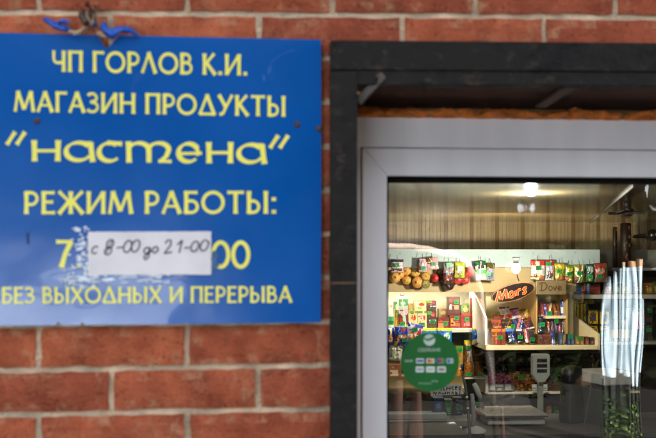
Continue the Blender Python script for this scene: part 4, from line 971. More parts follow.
for pts, w in (([(-17.5, -4.5), (-14.5, 5)], 1.8), ([(-14.5, 5), (-12.2, -4)], 2.1), ([(-12.2, -4), (-7.5, 5)], 1.6), ([(-7.8, 5), (-6.2, -4.6)], 2.1),
               (arc(-1.6, -1.6, 2.4, 2.6, 60, 330, 14), 1.6), ([(.6, 1.2), (1.2, -4.2)], 1.7), ([(4.2, 1.2), (4.4, -4.2)], 1.8), ([(4.3, -.6), (6.2, 1.0), (8.2, .9)], 1.5),
               ([(14.2, .7), (12, 1.3), (10.6, .2), (12.4, -1.6), (13.2, -3), (11.6, -4), (9.4, -3.6)], 1.5)):
    ml(pts, w, kk); kk += 1
part(M1, 'letter_outline', ov, PRINT); part(M2, 'letters', ov, PRINT)
YD = 3.74
hd = empty('stand_header', at(551, 294, YD)); tag(hd, 'tan header board with brown script word above the small bars', 'sign')
m = MB(); a = rect(536.4, 280.6, 566.2, 294.6, YD); m.box(a[0], a[1], YD, YD + .02, a[2], a[3], (104, 88, 60)); part(m, 'board', hd, PRINT, bevel=.002)
m = MB(); kk = 0
for pts, w in (([(542, 283.5), (541.2, 290.5)], 1.1), ([(538.8, 284.6), (541, 282.8), (545, 283), (547.2, 285.8), (545.2, 289.6), (541.5, 291), (539, 290.4)], 1.0), (arc(550.3, 288.4, 1.9, 2.1, 0, 360, 18), .85),
               ([(553.2, 286.2), (554.8, 290.4), (556.6, 286.2)], .85), ([(557.8, 288.4), (561.2, 288), (560.4, 286.4), (558.6, 286.6), (557.8, 288.6), (559, 290.4), (562, 289.6)], .8)):
    pstroke(m, pts, w, YD, (66, 40, 24), kk); kk += 1
part(m, 'letters', hd, PRINT)

# ------------------------------------------------------------------ right: striped box, dark shelves with yellow packs
box_pack('striped_box', 'box with blue and red brown stripes on the right upper shelf', 'box', (576, 283.5, 600, 294.3), 4.08, (140, 62, 46), [('r', 0, 0, .22, 1, (70, 120, 180)), ('r', .44, 0, .54, 1, (90, 150, 200)), ('r', .56, .8, .8, 1, (20, 100, 60))], .2)
YP = 4.12
YEL, BLK = (206, 164, 20), (36, 40, 30)
PG = 'yellow and black packs on the dark shelves'
box_pack('tea_pack', 'yellow pack lying on top of the slim yellow packs', 'pack', (573.5, 297.5, 583, 303.4), YP, (196, 164, 40), [('r', .1, .3, .8, .5, (120, 90, 30))], .1, None, PG)
box_pack('tea_pack', 'dark pack with yellow arch lying beside the yellow pack', 'pack', (583.5, 297.5, 596, 304), YP, BLK, [('e', .5, .3, .42, .4, (150, 130, 30))], .1, None, PG)
for i, lb in enumerate(('first of four slim yellow and black packs from the left', 'second of four slim yellow and black packs', 'third of four slim yellow and black packs', 'fourth slim yellow and black pack, beside the framed pack')):
    box_pack('tea_pack', lb, 'pack', (573.4 + 3.3 * i, 304.2, 576.4 + 3.3 * i, 341.3 - .0), YP, (40, 44, 36), [('r', .12, .55, .88, .98, YEL), ('r', .2, .2, .8, .3, (120, 110, 40))], .1, None, PG)
def framed(r, lb, top, tg=None): box_pack('tea_pack', lb, 'pack', r, YP, BLK, [('r', .08, .06, .92, .9, YEL), ('r', .2, .2, .8, .74, top), ('e', .5, .45, .24, .16, (60, 60, 110)), ('r', .35, .8, .65, .86, (40, 36, 20))], .1, tg, PG)
framed((587.6, 309.5, 598.4, 324.4), 'yellow framed pack with dark picture, upper, left of the reflections', (90, 62, 30))
framed((587.6, 325, 598.4, 341.3), 'yellow framed pack with green tag, lower, left of the reflections', (70, 90, 34), (593.5, 334))
framed((599.4, 310.5, 609.5, 324.6), 'yellow framed pack with brown picture, upper, behind the reflections', (110, 70, 30))
framed((599.4, 325, 609.5, 341.3), 'yellow framed pack with green tag, lower, behind the reflections', (60, 50, 30), (602.5, 335))
box_pack('coffee_pack', 'golden brown pack on the upper right shelf by the picture edge', 'pack', (645.5, 283, 652.5, 294.3), 4.1, (120, 84, 30), [('e', .5, .4, .35, .25, (190, 150, 60))], .1)
box_pack('coffee_pack', 'dark gold pack beside the golden brown one, upper right shelf', 'pack', (653, 281.5, 661, 294.3), 4.1, (76, 56, 34), [('e', .5, .4, .35, .25, (170, 120, 50))], .1)
box_pack('coffee_pack', 'black pack with upper green tag at the right edge', 'pack', (645, 301, 653, 324), 4.1, (34, 34, 34), [('r', .1, .1, .9, .3, (70, 60, 50))], .1, (650, 311))
box_pack('coffee_pack', 'black pack with lower green tag at the right edge', 'pack', (645, 324.4, 653, 341.3), 4.1, (40, 36, 34), [], .1, (649, 330))
box_pack('meat_tin', 'pink and white striped pack standing behind the reflected strips', 'pack', (632, 309, 646, 330), 4.14, (206, 190, 190), [('d', .35, .5, -.3, .12, (190, 60, 76)), ('d', .8, .5, -.3, .1, (190, 60, 76)), ('r', 0, .86, 1, 1, (40, 120, 80))], .1)

# ------------------------------------------------------------------ loose sweets in the lower bins
def heap(name, label, r, Y, cols, n, size, shape=(1, .8, .7)):
    x0, x1, z0, z1 = rect(*r, Y); m = MB(); h = z1 - z0
    for i in range(n):
        u, v = rng.random(), rng.random(); top = z0 + h * (.35 + .65 * math.sin(math.pi * (.08 + .84 * u)) ** .6 * (1 - .0 * v))
        z = z0 + (top - z0) * rng.random() ** .7
        y = Y + .16 * ((z - z0) / h) * rng.uniform(.7, 1.1)
        m.blob((x0 + (x1 - x0) * u, y, z), size * rng.uniform(.7, 1.2), cols[rng.randrange(len(cols))], (shape[0], shape[1], shape[2]), 6, 4, .15)
    m.box(x0, x1, Y + .04, Y + .2, z0, z0 + h * .45, cols[0])
    return tag(m.build(name, FOIL), label, 'sweets')
YN = 3.99
heap('sweet_heap', 'heap of dark blue wrapped sweets above the white bin', (485.5, 364.5, 514, 378.5), YN + .1, [(30, 44, 84), (44, 60, 110), (24, 30, 60)], 190, .0125)
heap('sweet_heap', 'heap of pink wrapped sweets in the white fronted bin', (488.5, 374.5, 513, 383.6), YN, [(190, 70, 110), (214, 130, 160), (150, 40, 80)], 190, .010)
heap('sweet_heap', 'heap of dull violet sweets behind the orange ones', (513, 361.5, 535, 374), YN + .1, [(70, 46, 60), (94, 64, 76), (50, 36, 44)], 160, .012)
heap('sweet_heap', 'heap of glossy orange wrapped sweets in the middle bin', (510.5, 373, 536.5, 390.8), YN - .01, [(180, 96, 24), (210, 130, 40), (120, 60, 20), (226, 180, 90)], 280, .0105)
heap('sweet_heap', 'heap of grey green sweets right of the scale post', (544, 375.5, 562, 386), YN + .05, [(92, 112, 100), (120, 136, 120), (70, 84, 80)], 150, .010)
heap('sweet_heap', 'heap of dusty red sweets on the lower bin shelf', (546, 382, 562.5, 390.8), YN - .01, [(150, 60, 66), (176, 90, 90), (110, 36, 46)], 150, .0095)
heap('sweet_heap', 'heap of dark cherry sweets at the right, above the scale', (584.5, 351, 600, 367), YN + .05, [(80, 22, 28), (110, 34, 40), (60, 16, 24)], 160, .012)
heap('sweet_heap', 'heap of maroon sweets below the right white scale', (578, 379, 592, 390.8), YN, [(90, 26, 30), (120, 40, 40)], 120, .011)
bn = empty('sweet_bin', at(500, 393, 3.93)); tag(bn, 'white bin with price cards holding the pink sweets', 'bin')
m = MB(); a = rect(485.4, 376, 488.2, 393.4, 3.93); m.box(a[0], a[1], 3.93, 4.2, a[2], a[3], (200, 192, 176)); part(m, 'side', bn, bevel=.001)
m = MB(); a = rect(488.3, 383.5, 514, 391, 3.945); m.box(a[0], a[1], 3.945, 3.953, a[2], a[3], (120, 120, 116)); part(m, 'front', bn)
for (x0, x1, y0, y1) in ((490, 494.5, 385.5, 390), (495.5, 503, 384.6, 387.2), (497, 501.5, 388, 390.6), (505, 511, 384.4, 390.4)):
    m = MB(); a = rect(x0, y0, x1, y1, 3.944); m.box(a[0], a[1], 3.9405, 3.9445, a[2], a[3], (186, 184, 176)); part(m, 'price_card', bn)
for (x, y, lb) in ((534.3, 387.5, 'small white card left of the scale post'), (545, 387.5, 'small white card right of the scale post')):
    m = MB(); a = rect(x - 2.4, y - 3, x + 2.4, y + 3, 3.90); m.box(a[0], a[1], 3.90, 3.903, a[2], a[3], (176, 178, 176)); m.box(a[0] + .003, a[1] - .003, 3.8994, 3.9005, a[2] + .012, a[2] + .016, (70, 70, 70)); tag(m.build('shelf_card', PRINT), lb, 'price card')
m = MB(); a = rect(518.8, 374.6, 524.4, 379, 3.93); m.box(a[0], a[1], 3.93, 3.932, a[2], a[3], TAGC); tag(m.build('price_tag_card', PRINT), 'green price tag stuck in front of the orange sweets', 'price tag')
# green bag of greens
gb = MB(); 
for i in range(150):
    u = rng.random(); p = at(558.5 + 24 * u, 376 - 18 * (math.sin(math.pi * (.1 + .8 * u)) ** .8) * rng.random(), 3.98 + .1 * rng.random())
    gb.blob(p, .02 * rng.uniform(.6, 1.2), (30 + rng.randint(0, 24), 96 + rng.randint(-20, 30), 34), (1.2, .6, .5), 6, 4, .25)
tag(gb.build('green_bag', FOIL, None, False), 'crumpled bright green bag of sweets above the black bag', 'bag')
#SECTION3

# second row of cartons behind the front ones, lower and side stock
BK_ = [((409, 303.5, 414, 311), (196, 150, 60), 'slim amber carton peeking over the single beige carton'), ((439, 309, 448, 318), (150, 120, 60), 'mustard carton behind the low dark red box'), ((461.5, 305, 470.5, 313.5), (110, 130, 60), 'green carton peeking above the dark red box'), ((394.6, 302, 398.4, 310), (60, 130, 70), 'slim green carton behind the small orange carton')]
for r_, c_, lb in BK_: box_pack('tea_carton', lb, 'carton', (r_[0], r_[1], r_[2], SB), 4.16, c_, [('e', .5, .8, .3, .1, (206, 190, 150))], .06)
LOWG = 'dim goods on the lower wall shelf'
for i in range(15):
    x = 487 + i * 7.4; w = rng.uniform(4.6, 6.8); hh = rng.uniform(17, 26)
    c_ = [(96, 44, 30), (50, 70, 96), (120, 96, 40), (44, 84, 48), (110, 60, 70), (86, 80, 74)][i % 6]
    if i % 3 == 1: bottle('sauce_bottle', 'dim bottle on the shelf below the sweet bins', 'bottle', x + w / 2, 425.5 - hh, 425.5, w, 4.12, c_, (150, 130, 60), tuple(min(255, v + 50) for v in c_), None, group='dim bottles below the sweet bins')
    else: box_pack('grocery_pack', 'dim carton on the shelf below the sweet bins', 'carton', (x, 425.5 - hh, x + w, 425.5), 4.12, c_, [('r', .1, .5, .9, .8, tuple(min(255, v + 60) for v in c_))], .07, (x + w / 2, 423) if i % 3 == 0 else None, 'dim cartons below the sweet bins')
shelf(486, 640, 425.7, 3, 4.0, 4.297)
for i in range(10):
    x = 487 + i * 9.6; c_ = [(84, 60, 40), (120, 40, 44), (60, 84, 50), (130, 110, 60), (70, 60, 90)][i % 5]; hh = rng.uniform(8, 11.5)
    if 556 < x < 584: continue
    pouch('sweet_packet', 'small sweet packet standing on the dark rail under the chocolate stand', 'packet', (x, 363.8 - hh, x + 8.6, 363.8), 4.17, c_, [('e', .5, .5, .3, .2, (200, 180, 130))], rng.uniform(-.1, .1), None, 'sweet packets under the chocolate stand', bulge=.012)
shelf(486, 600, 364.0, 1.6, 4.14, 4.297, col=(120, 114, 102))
for i, (x, c_, lb) in enumerate(((604, (120, 70, 40), 'copper pack lying behind the reflected posts, upper right shelf'), (613, (60, 90, 60), 'green pack behind the reflected posts, upper right shelf'), (622, (150, 130, 60), 'mustard pack behind the reflected posts, upper right shelf'), (633, (90, 40, 44), 'wine red pack behind the reflected posts, upper right shelf'))):
    box_pack('coffee_pack', lb, 'pack', (x, 283 + i % 2, x + 8, 294.3), 4.12, c_, [('e', .5, .5, .3, .2, (200, 180, 120))], .1)
for i, (x, c_, lb) in enumerate(((611, (44, 60, 50), 'dark green tin behind the reflected posts, lower right shelf'), (621, (110, 84, 40), 'brass tin behind the reflected posts, lower right shelf'))):
    bottle('coffee_tin', lb, 'tin', x + 4.4, 318, 341.3, 8.4, 4.12, c_, (30, 30, 30), (190, 160, 50), None, neck=.1)
# ------------------------------------------------------------------ counter, glass case and what stands on them
from mathutils import Matrix
YK = 3.10
ZK = at(515, 426, YK).z
ct = empty('shop_counter', at(560, 438, 2.9)); tag(ct, 'dark shop counter carrying both white scales', 'counter')
m = MB(); xa, xb = at(474, 430, YK).x, at(760, 430, YK).x
m.box(xa, xb, 2.86, 3.50, ZK - .03, ZK, (74, 72, 70)); part(m, 'counter_top', ct, bevel=.003)
m = MB(); m.box(xa + .01, xb - .01, 2.90, 3.45, ZF, ZK - .0305, (36, 34, 34)); part(m, 'front_panel', ct)
m = MB(); m.box(xa, xb, 2.857, 2.8595, ZK - .022, ZK - .01, (150, 150, 148)); part(m, 'edge_strip', ct, METAL)
# scale with a raised display
sc = empty('scale', at(515, 425.5, YK)); tag(sc, 'white shop scale with tall three window display on a post', 'scale')
LG = (196, 196, 184)
m = MB(); a = rect(488, 418.6, 545.5, 425.2, YK); m.box(a[0], a[1], YK, YK + .26, a[2], a[3], LG); part(m, 'base', sc, bevel=.006)
m = MB(); a = rect(484.5, 413.6, 547.5, 418.0, YK - .01); m.box(a[0], a[1], YK - .02, YK + .28, a[2], a[3], (176, 176, 168)); part(m, 'platform', sc, mat('scale_pan', attr=True, rough=.35, metal=.3, var=.05), bevel=.006)
m = MB(); m.box(a[0] + .002, a[1] - .002, YK - .0215, YK + .278, a[2] + .004, a[2] + .009, (60, 58, 56)); part(m, 'platform_groove', sc)
m = MB(); a = rect(538.8, 379, 543.6, 424.8, YK + .12); m.box(a[0], a[1], YK + .12, YK + .15, a[2], a[3], (170, 170, 160)); part(m, 'post', sc, bevel=.003)
h0 = lambda x, y: (at(x, y, YK + .09).x, at(x, y, YK + .09).z)
m = MB(); m.prism([h0(533, 355.5), h0(534, 354.2), h0(549, 354.2), h0(550, 355.5), h0(550, 375), h0(545, 382.5), h0(538, 382.5), h0(533, 375)], YK + .09, YK + .135, LG); hdsp = part(m, 'display_head', sc, bevel=.003)
for y in (359, 364.2, 369.4):
    m = MB(); a = rect(537, y - .2, 547, y + 3.3, YK + .089); m.box(a[0], a[1], YK + .0875, YK + .0895, a[2], a[3], (52, 54, 50))
    q = rect(538.2, y + .8, 546, y + 2.3, YK + .088); m.box(q[0], q[1], YK + .0868, YK + .0876, q[2], q[3], (30, 32, 30)); part(m, 'display_window', sc, PRINT)
# thin clear bag lying over the scale pan
cb = MB(); n1, n2 = 22, 14; vs = []; fs = []
o_ = at(505, 413.4, YK + .08)
for j in range(n2 + 1):
    for i in range(n1 + 1):
        u, v = i / n1, j / n2
        w_ = (.165 - .05 * v) * (2 * u - 1); z_ = .135 * v * (1 - .15 * (2 * u - 1) ** 2)
        vs.append((o_.x + w_ + .02 * noise.noise(Vector((u * 5, v * 4, 2))), o_.y - .05 * math.sin(math.pi * u) * (1 - v * .6) + .035 * noise.noise(Vector((u * 7, v * 6, 9))), o_.z + z_ + .016 * noise.noise(Vector((u * 6, v * 5, 4))) * (1 if j else 0)))
fs = [(j * (n1 + 1) + i, j * (n1 + 1) + i + 1, (j + 1) * (n1 + 1) + i + 1, (j + 1) * (n1 + 1) + i) for j in range(n2) for i in range(n1)]
cb.mesh(vs, fs, (220, 210, 206))
def film_mat(name, alpha, col, rough=.2):
    m = bpy.data.materials.new(name); m.use_nodes = True; p = m.node_tree.nodes['Principled BSDF']
    p.inputs['Base Color'].default_value = lin(col); p.inputs['Alpha'].default_value = alpha; p.inputs['Roughness'].default_value = rough
    return m
tag(cb.build('plastic_bag', film_mat('clear_film', .22, (224, 214, 208)), None, True), 'thin clear plastic bag crumpled on the scale platform', 'bag')
# second scale / label printer on the right
s2 = empty('scale', at(612, 428, 3.05)); tag(s2, 'white slab topped scale with dark base near the right edge', 'scale')
def rbox(name, root, cx, cy, z0, z1, w, d, rz, col, material=MATTE, bevel=.006):
    m = MB(); MM = Matrix.Translation((cx, cy, 0)) @ Matrix.Rotation(rz, 4, 'Z'); m.box(-w / 2, w / 2, -d / 2, d / 2, z0, z1, col, M=MM); return part(m, name, root, material, bevel=bevel)
c0 = at(604.6, 386, 2.98); zt_ = at(604.6, 374, 2.98).z
ang = R(14)
w2, d2 = .19, .26
def from_corner(c, w, d): v = Matrix.Rotation(ang, 3, 'Z') @ Vector((w / 2, d / 2, 0)); return c.x + v.x, c.y + v.y
cx_, cy_ = from_corner(c0, w2, d2)
rbox('weighing_slab', s2, cx_, cy_, c0.z, zt_, w2, d2, ang, (206, 206, 200))
rbox('printer_panel', s2, cx_ - .0255, cy_ - .1305, c0.z + .012, c0.z + .04, .1, .004, ang, (150, 150, 146), bevel=.001)
rbox('base', s2, cx_ + .005, cy_ + .01, ZK + .001, c0.z - .0305, w2 - .03, d2 - .05, ang, (58, 66, 62))
rbox('neck', s2, cx_ + .005, cy_ + .01, c0.z - .03, c0.z - .0005, w2 - .06, d2 - .09, ang, (40, 40, 42))
p0, p1 = at(591, 386, 3.0), at(584.5, 425.6, 3.0)
m = MB(); m.tube([p0, p1], .006, (70, 74, 72), 8); part(m, 'side_strut', s2, MATTE)
# black bag
m = MB(); P = [(563, 425.6), (564, 402), (562.5, 384), (566, 375.5), (573, 372.5), (580, 377), (581.5, 396), (580, 408), (586, 419), (585, 425.6)]
bg_c = at(572, 425.6, 3.2)
vs = []; fs = []; prof = [(1.0, 0), (1.12, .05), (1.0, .14), (.92, .22), (.98, .27), (.86, .31), (.5, .325), (.2, .33)]
for r_, h_ in prof:
    for kq in range(16):
        t = 2 * math.pi * kq / 16; q = 1 + .18 * noise.noise(Vector((math.cos(t) * 2, math.sin(t) * 2, h_ * 8)))
        vs.append((bg_c.x + .062 * r_ * q * math.cos(t), bg_c.y + .05 * r_ * q * math.sin(t), bg_c.z + h_ * .98))
for i in range(len(prof) - 1):
    for kq in range(16): k2 = (kq + 1) % 16; fs.append((i * 16 + kq, i * 16 + k2, (i + 1) * 16 + k2, (i + 1) * 16 + kq))
fs.append(tuple(range((len(prof) - 1) * 16, len(prof) * 16)))
m.mesh(vs, fs, (20, 19, 20)); tag(m.build('shopping_bag', mat('black_film', attr=True, rough=.4, var=.2), None, True), 'upright black bag on the counter between the two scales', 'bag')
# payment terminal on a stand and bottle by the glass case
pt = empty('card_terminal', at(476, 432, 2.95)); tag(pt, 'grey handset on a curved stand beside the glass case', 'card terminal')
m = MB(); m.tube([at(472, 430, 2.95), at(473.5, 418, 2.95), at(473, 404, 2.95), at(472, 394, 2.95)], .011, (150, 150, 146), 10); part(m, 'stem', pt, smooth=True)
b = at(475, 432, 2.95); m = MB(); m.lathe([(.055, 0), (.055, .012), (.03, .024), (.012, .03)], b, (170, 170, 166), 20); part(m, 'foot', pt, smooth=True)
m = MB(); m.tube([at(481, 401.5, 2.93), at(479, 395, 2.93), at(476, 388, 2.93), at(474, 383.5, 2.93)], .014, (186, 186, 180), 10, taper=[.8, 1, 1.1, .8]); part(m, 'handset', pt, smooth=True)
def bottle2(): return bottle('sauce_bottle', 'brown bottle with green tags behind the grey handset', 'bottle', 480.3, 394, 425, 8.5, 3.3, (70, 40, 22), (150, 110, 50), (96, 52, 24), (478, 404))
bottle2()
m = MB(); q = at(480.5, 412, 3.24); m.lathe([(.02, 0), (.02, -.006), (.015, -.009)], q, (196, 120, 50), 18, 'y'); tag(m.build('round_badge', PRINT, None, True), 'small orange round label on the brown bottle', 'label')
# glass case at the lower left
dc = empty('display_case', at(425, 438, 2.6)); tag(dc, 'dark refrigerated display case with curved glass edge at lower left', 'display case')
zc_ = at(430, 420, 2.6).z; xr_ = at(469, 430, 2.6).x; xl_ = at(330, 430, 2.6).x
m = MB(); m.box(xl_, xr_, 2.6, 3.3, ZF, zc_ - .07, (30, 30, 30)); part(m, 'base', dc)
m = MB(); a = rect(330, 413.5, 447, 421, 2.62); m.box(a[0], a[1], 2.62, 2.66, a[2], a[3], (150, 156, 150)); part(m, 'top_rail', dc, bevel=.004)
prof = [(463, 376, 3.0), (465, 384, 2.9), (466.5, 394, 2.8), (467.6, 405, 2.72), (468.6, 418, 2.66), (469.6, 432, 2.62), (470.4, 446, 2.60)]
m = MB(); m.tube([at(*p) for p in prof], .007, (52, 54, 54), 8); part(m, 'edge_trim', dc, smooth=True)
m = MB(); q = [at(*p) for p in prof]; L_ = [Vector((xl_, p.y, p.z)) for p in q]
for i in range(len(q) - 1):
    m.face([L_[i] + Vector((0, .004, 0)), q[i] + Vector((-.006, .004, 0)), q[i + 1] + Vector((-.006, .004, 0)), L_[i + 1] + Vector((0, .004, 0))], C0)
part(m, 'curved_glass', dc, glass_mat('case_glass', 1.12), smooth=True)
for (x, y) in ((467.8, 409), (466.8, 398)):
    q = at(x, y, 2.69 if y > 400 else 2.75); m = MB(); m.blob(q, .012, (190, 190, 186), (1, .6, .7)); part(m, 'clip', dc, METAL, smooth=True)
# packs inside the case
for (r, c_, lb, tg) in (((434, 398, 444, 416), (46, 66, 96), 'blue pack inside the glass case behind the rail', None), ((445, 400, 453, 416), (40, 84, 56), 'green pack inside the glass case', (450, 405)), ((454, 398, 462.5, 416), (40, 44, 70), 'dark violet pack with green tag inside the glass case', (459, 407))):
    box_pack('frozen_pack', lb, 'pack', r, 3.12, c_, [('e', .5, .5, .3, .2, tuple(min(255, v + 60) for v in c_))], tagat=tg)
m = MB(); a = rect(425, 416, 466, 418, 3.10); m.box(xl_ + .02, a[1], 2.95, 3.28, a[2] - .02, a[3], (120, 122, 120)); part(m, 'inner_shelf', dc)
# handwritten notice on the glass case
nt_ = empty('handwritten_notice', at(447, 389, 2.82)); tag(nt_, 'white handwritten notice on the glass case below the green sticker', 'notice')
YN_ = 2.80
m = MB(); pn = [at(431, 396.2, YN_), at(463.6, 394, YN_), at(461.6, 384, YN_), at(429, 385, YN_)]; m.prism([(p.x, p.z) for p in pn], YN_, YN_ + .0015, (190, 188, 182)); part(m, 'paper', nt_, PRINT)
m = MB(); kk = 0
for pts in ([(441, 391), (441.4, 386.6), (444, 386.4), (443, 388.6), (445, 391)], [(447, 386.4), (446.6, 390.6)], [(447, 388.6), (450, 388.2)], [(450, 386.2), (450, 390.4)], [(453.4, 386.2), (451.6, 388), (453.8, 390.2)], [(455, 387.8), (457.4, 387.6), (456, 386), (455, 388), (456.4, 390)], [(458.4, 387), (460.6, 386.6), (459, 390), (461.2, 389.6)],
            [(433, 393.6), (434.5, 391.8), (435.4, 394.8), (437, 392.2)], [(438.5, 394.4), (439.2, 392), (441.2, 394)], [(443, 392.2), (442.6, 394.4), (445, 393.4), (445.4, 391.8), (445.6, 394.4)], [(447.4, 391.8), (447.2, 394.2)], [(447.4, 393), (449.4, 392.8)], [(449.6, 391.6), (449.6, 394.2)], [(451.4, 394), (452.6, 391.6), (453.8, 394)], [(455.6, 391.4), (455.6, 394), (457.4, 393), (455.8, 392.6)], [(460, 391), (459.6, 394.4)]):
    pstroke(m, pts, .8, YN_, (44, 40, 46), kk, thick=.0008); kk += 1
part(m, 'handwriting', nt_, PRINT)

# ------------------------------------------------------------------ green round sticker on the pane
YT = YW + .0308
skr = empty('round_sticker', at(430, 362, YT)); tag(skr, 'round green payment sticker on the glass of the window', 'sticker')
c = at(430, 362, YT); kS = sc_at(YT)
m = MB(); m.lathe([(29.7 * kS, 0), (29.7 * kS, -.0005)], (c.x, YT, c.z), (6, 104, 36), 64, 'y'); part(m, 'disc', skr, mat('sticker_vinyl', attr=True, rough=.4, var=.08, nscale=30))
def sprect(x0, y0, x1, y1, col, lift=.0009, mb=None, r=.8):
    m = mb or MB(); pts = []
    for (cx, cy, a0) in ((x1 - r, y0 + r, 0), (x0 + r, y0 + r, 90), (x0 + r, y1 - r, 180), (x1 - r, y1 - r, 270)):
        for i in range(5):
            t = R(a0 + 22.5 * i); q = at(cx + r * math.cos(t), cy - r * math.sin(t), YT); pts.append((q.x, q.z))
    m.prism(pts, YT - lift, YT - .0005, col); return m
m = MB(); q = at(429.3, 340, YT)
m.lathe([(5.8 * kS, -.0005), (5.8 * kS, -.0009)], (q.x, YT, q.z), (206, 214, 206), 32, 'y')
pp = [at(x, y, YT) for (x, y) in ((424.2, 337.2), (427, 339.2), (431.5, 337.4), (434.4, 335.6), (435, 337.6), (431.6, 340), (427.2, 341.2), (423.9, 339.2))]; m.prism([(p.x, p.z) for p in pp], YT - .0012, YT - .0009, (40, 130, 70)); part(m, 'emblem', skr, PRINT)
TXT = {}
def sign_text(s, cx, cy, hpx, col, name, root, Y, lift, wpx=None):
    cu = bpy.data.curves.new(name, 'FONT'); cu.body = s; cu.size = hpx * sc_at(Y) * 1.38; cu.align_x = 'CENTER'; cu.align_y = 'CENTER'; cu.extrude = .0002
    o = bpy.data.objects.new(name, cu); COL.objects.link(o)
    bpy.context.view_layer.update(); dg = bpy.context.evaluated_depsgraph_get(); me = bpy.data.meshes.new_from_object(o.evaluated_get(dg)); bpy.data.objects.remove(o)
    o = bpy.data.objects.new(name, me); COL.objects.link(o); me.materials.clear(); me.materials.append(mat('text_%d_%d_%d' % col, col, .5, var=.03))
    o.parent = root; o.rotation_euler = (R(90), 0, 0); p = at(cx, cy, Y); o.location = Vector((p.x, Y - lift, p.z)) - root.location
    if wpx:
        xs = [v.co.x for v in me.vertices]; o.scale = (wpx * sc_at(Y) / (max(xs) - min(xs)), 1, 1)
    return o
sign_text('СБЕРБАНК', 429.2, 350.2, 3.6, (206, 214, 206), 'bank_name', skr, YT, .0009, 23)
sign_text('МИР', 408.8, 361.2, 2.6, (206, 214, 206), 'card_name', skr, YT, .0009, 8)
for (x0, y0, x1, y1, cs) in ((416, 358.4, 424, 363.4, [((416.6, 359.8, 423.4, 362), (60, 90, 160))]), (
    426.2, 358.4, 434.4, 363.4, [((427.6, 359.2, 431, 362.6), (200, 60, 36)), ((429.8, 359.3, 433.2, 362.5), (226, 160, 40))]), (
    436.6, 358.4, 444, 363.4, [((436.8, 358.6, 439, 363.2), (30, 80, 160)), ((439.1, 358.6, 441.4, 363.2), (190, 50, 60)), ((441.5, 358.6, 443.8, 363.2), (60, 150, 90))]), (
    446.4, 358.4, 453.2, 363.4, [((447, 359, 450, 362.8), (60, 110, 180)), ((449.6, 359.4, 452.6, 362.4), (160, 170, 180))]), (
    415.6, 366.4, 423.8, 372.4, [((416.6, 368.4, 422.8, 370.4), (150, 160, 190))]), (426, 366.4, 434.8, 372.4, [((427.4, 368.6, 433.4, 370.2), (176, 180, 176))]), (437, 366.4, 445.8, 372.4, [((438.6, 368, 444.2, 370.8), (150, 130, 130))])):
    m = sprect(x0, y0, x1, y1, (216, 220, 216) if y0 > 360 or x0 < 430 else (196, 206, 206))
    for i, (q, cc) in enumerate(cs): sprect(*q, cc, .0012 + .0001 * i, m, .5)
    part(m, 'card_mark', skr, PRINT)
sign_text('ПРИНИМАЕМ', 424.6, 383.6, 2.0, (150, 196, 160), 'small_print', skr, YT, .0009, 13)
sign_text('КАРТЫ', 434.6, 381.4, 2.4, (170, 206, 176), 'small_print', skr, YT, .0009, 6.5)

# ------------------------------------------------------------------ under the ceiling, right side
fz_ = at(627, 209, 2.6)
fan = empty('ceiling_fan', (fz_.x, fz_.y, ZC)); tag(fan, 'dark brown fan blades under the ceiling at upper right', 'fan')
def fp(mb, name, **k): o = mb.build(name, mat('dark_wood', (52, 36, 26), .5), fan, **k); return o
m = MB(); m.lathe([(.016, 0), (.016, -.03), (.03, -.032), (.03, -.06), (.02, -.066)], (0, 0, 0), C0, 16); fp(m, 'motor', smooth=True)
for i in range(5):
    t = R(72 * i + 10); MM = Matrix.Rotation(t, 4, 'Z') @ Matrix.Translation((0, 0, -.05)) @ Matrix.Rotation(R(14), 4, 'X')
    m = MB(); m.box(.025, .085, -.022, .022, -.002, .002, C0, M=MM); fp(m, 'blade', bevel=.001)
ca, cb_ = at(634, 184, 1.74), at(590, 221.6, 4.38)
m = MB(); q0, q1 = Vector((ca.x, ca.y, ZC - .004)), Vector((cb_.x, cb_.y, ZC - .004)); m.tube([q0, q1], .0055, (150, 144, 128), 6); tag(m.build('cable_duct', MATTE), 'pale cable duct running across the ceiling at upper right', 'cable duct')
for (x0, x1, y0, lb) in ((613.2, 617.8, 227, 'slim dark roll standing on the right shelf top'), (621, 631.5, 222.8, 'thick dark brown roll standing on the right shelf top')):
    a = rect(x0, y0, x1, 267.5, 4.12); r_ = (a[1] - a[0]) / 2; m = MB(); cx = (a[0] + a[1]) / 2
    m.lathe([(r_, 0), (r_, (a[3] - a[2]) * .5), (r_ * .96, (a[3] - a[2]) - .006), (r_ * .7, a[3] - a[2])], (cx, 4.13, a[2]), (44, 28, 20), 16)
    for i in range(8): m.blob((cx + rng.uniform(-.5, .5) * r_, 4.13 - r_ * .9, a[2] + rng.random() * (a[3] - a[2])), r_ * .3, (96, 56, 30), (1, .4, 1.4), 6, 4)
    tag(m.build('dark_roll', mat('dark_roll_skin', attr=True, rough=.45, var=.3, nscale=30), None, True), lb, 'roll')
m = MB(); a = rect(604, 266.6, 720, 268.6, 4.05); m.box(a[0], a[1], 4.05, YF + .2985, a[2] - .01, a[3] - .006, (120, 116, 104)); m.box(a[0], a[1], 4.05, YF + .2985, a[2] - .014, a[2] - .0105, (110, 106, 96)); part(m, 'top_board', un)
cm = empty('security_camera', at(653, 235, 4.1)); tag(cm, 'small black dome camera at the right picture edge', 'camera')
m = MB(); m.blob((0, 0, 0), .038, (18, 17, 18), (1, 1, 1), 16, 10); m.build('dome', FOIL, cm, True)
m = MB(); m.lathe([(.012, -.037), (.012, -.043), (.006, -.045)], (.006, 0, .002), (120, 60, 36), 12, 'y'); m.build('lens', FOIL, cm, True)
m = MB(); m.tube([(0, .03, 0), (0, YB - 4.1 + .004, 0)], .012, (40, 38, 38)); m.build('bracket', MATTE, cm)

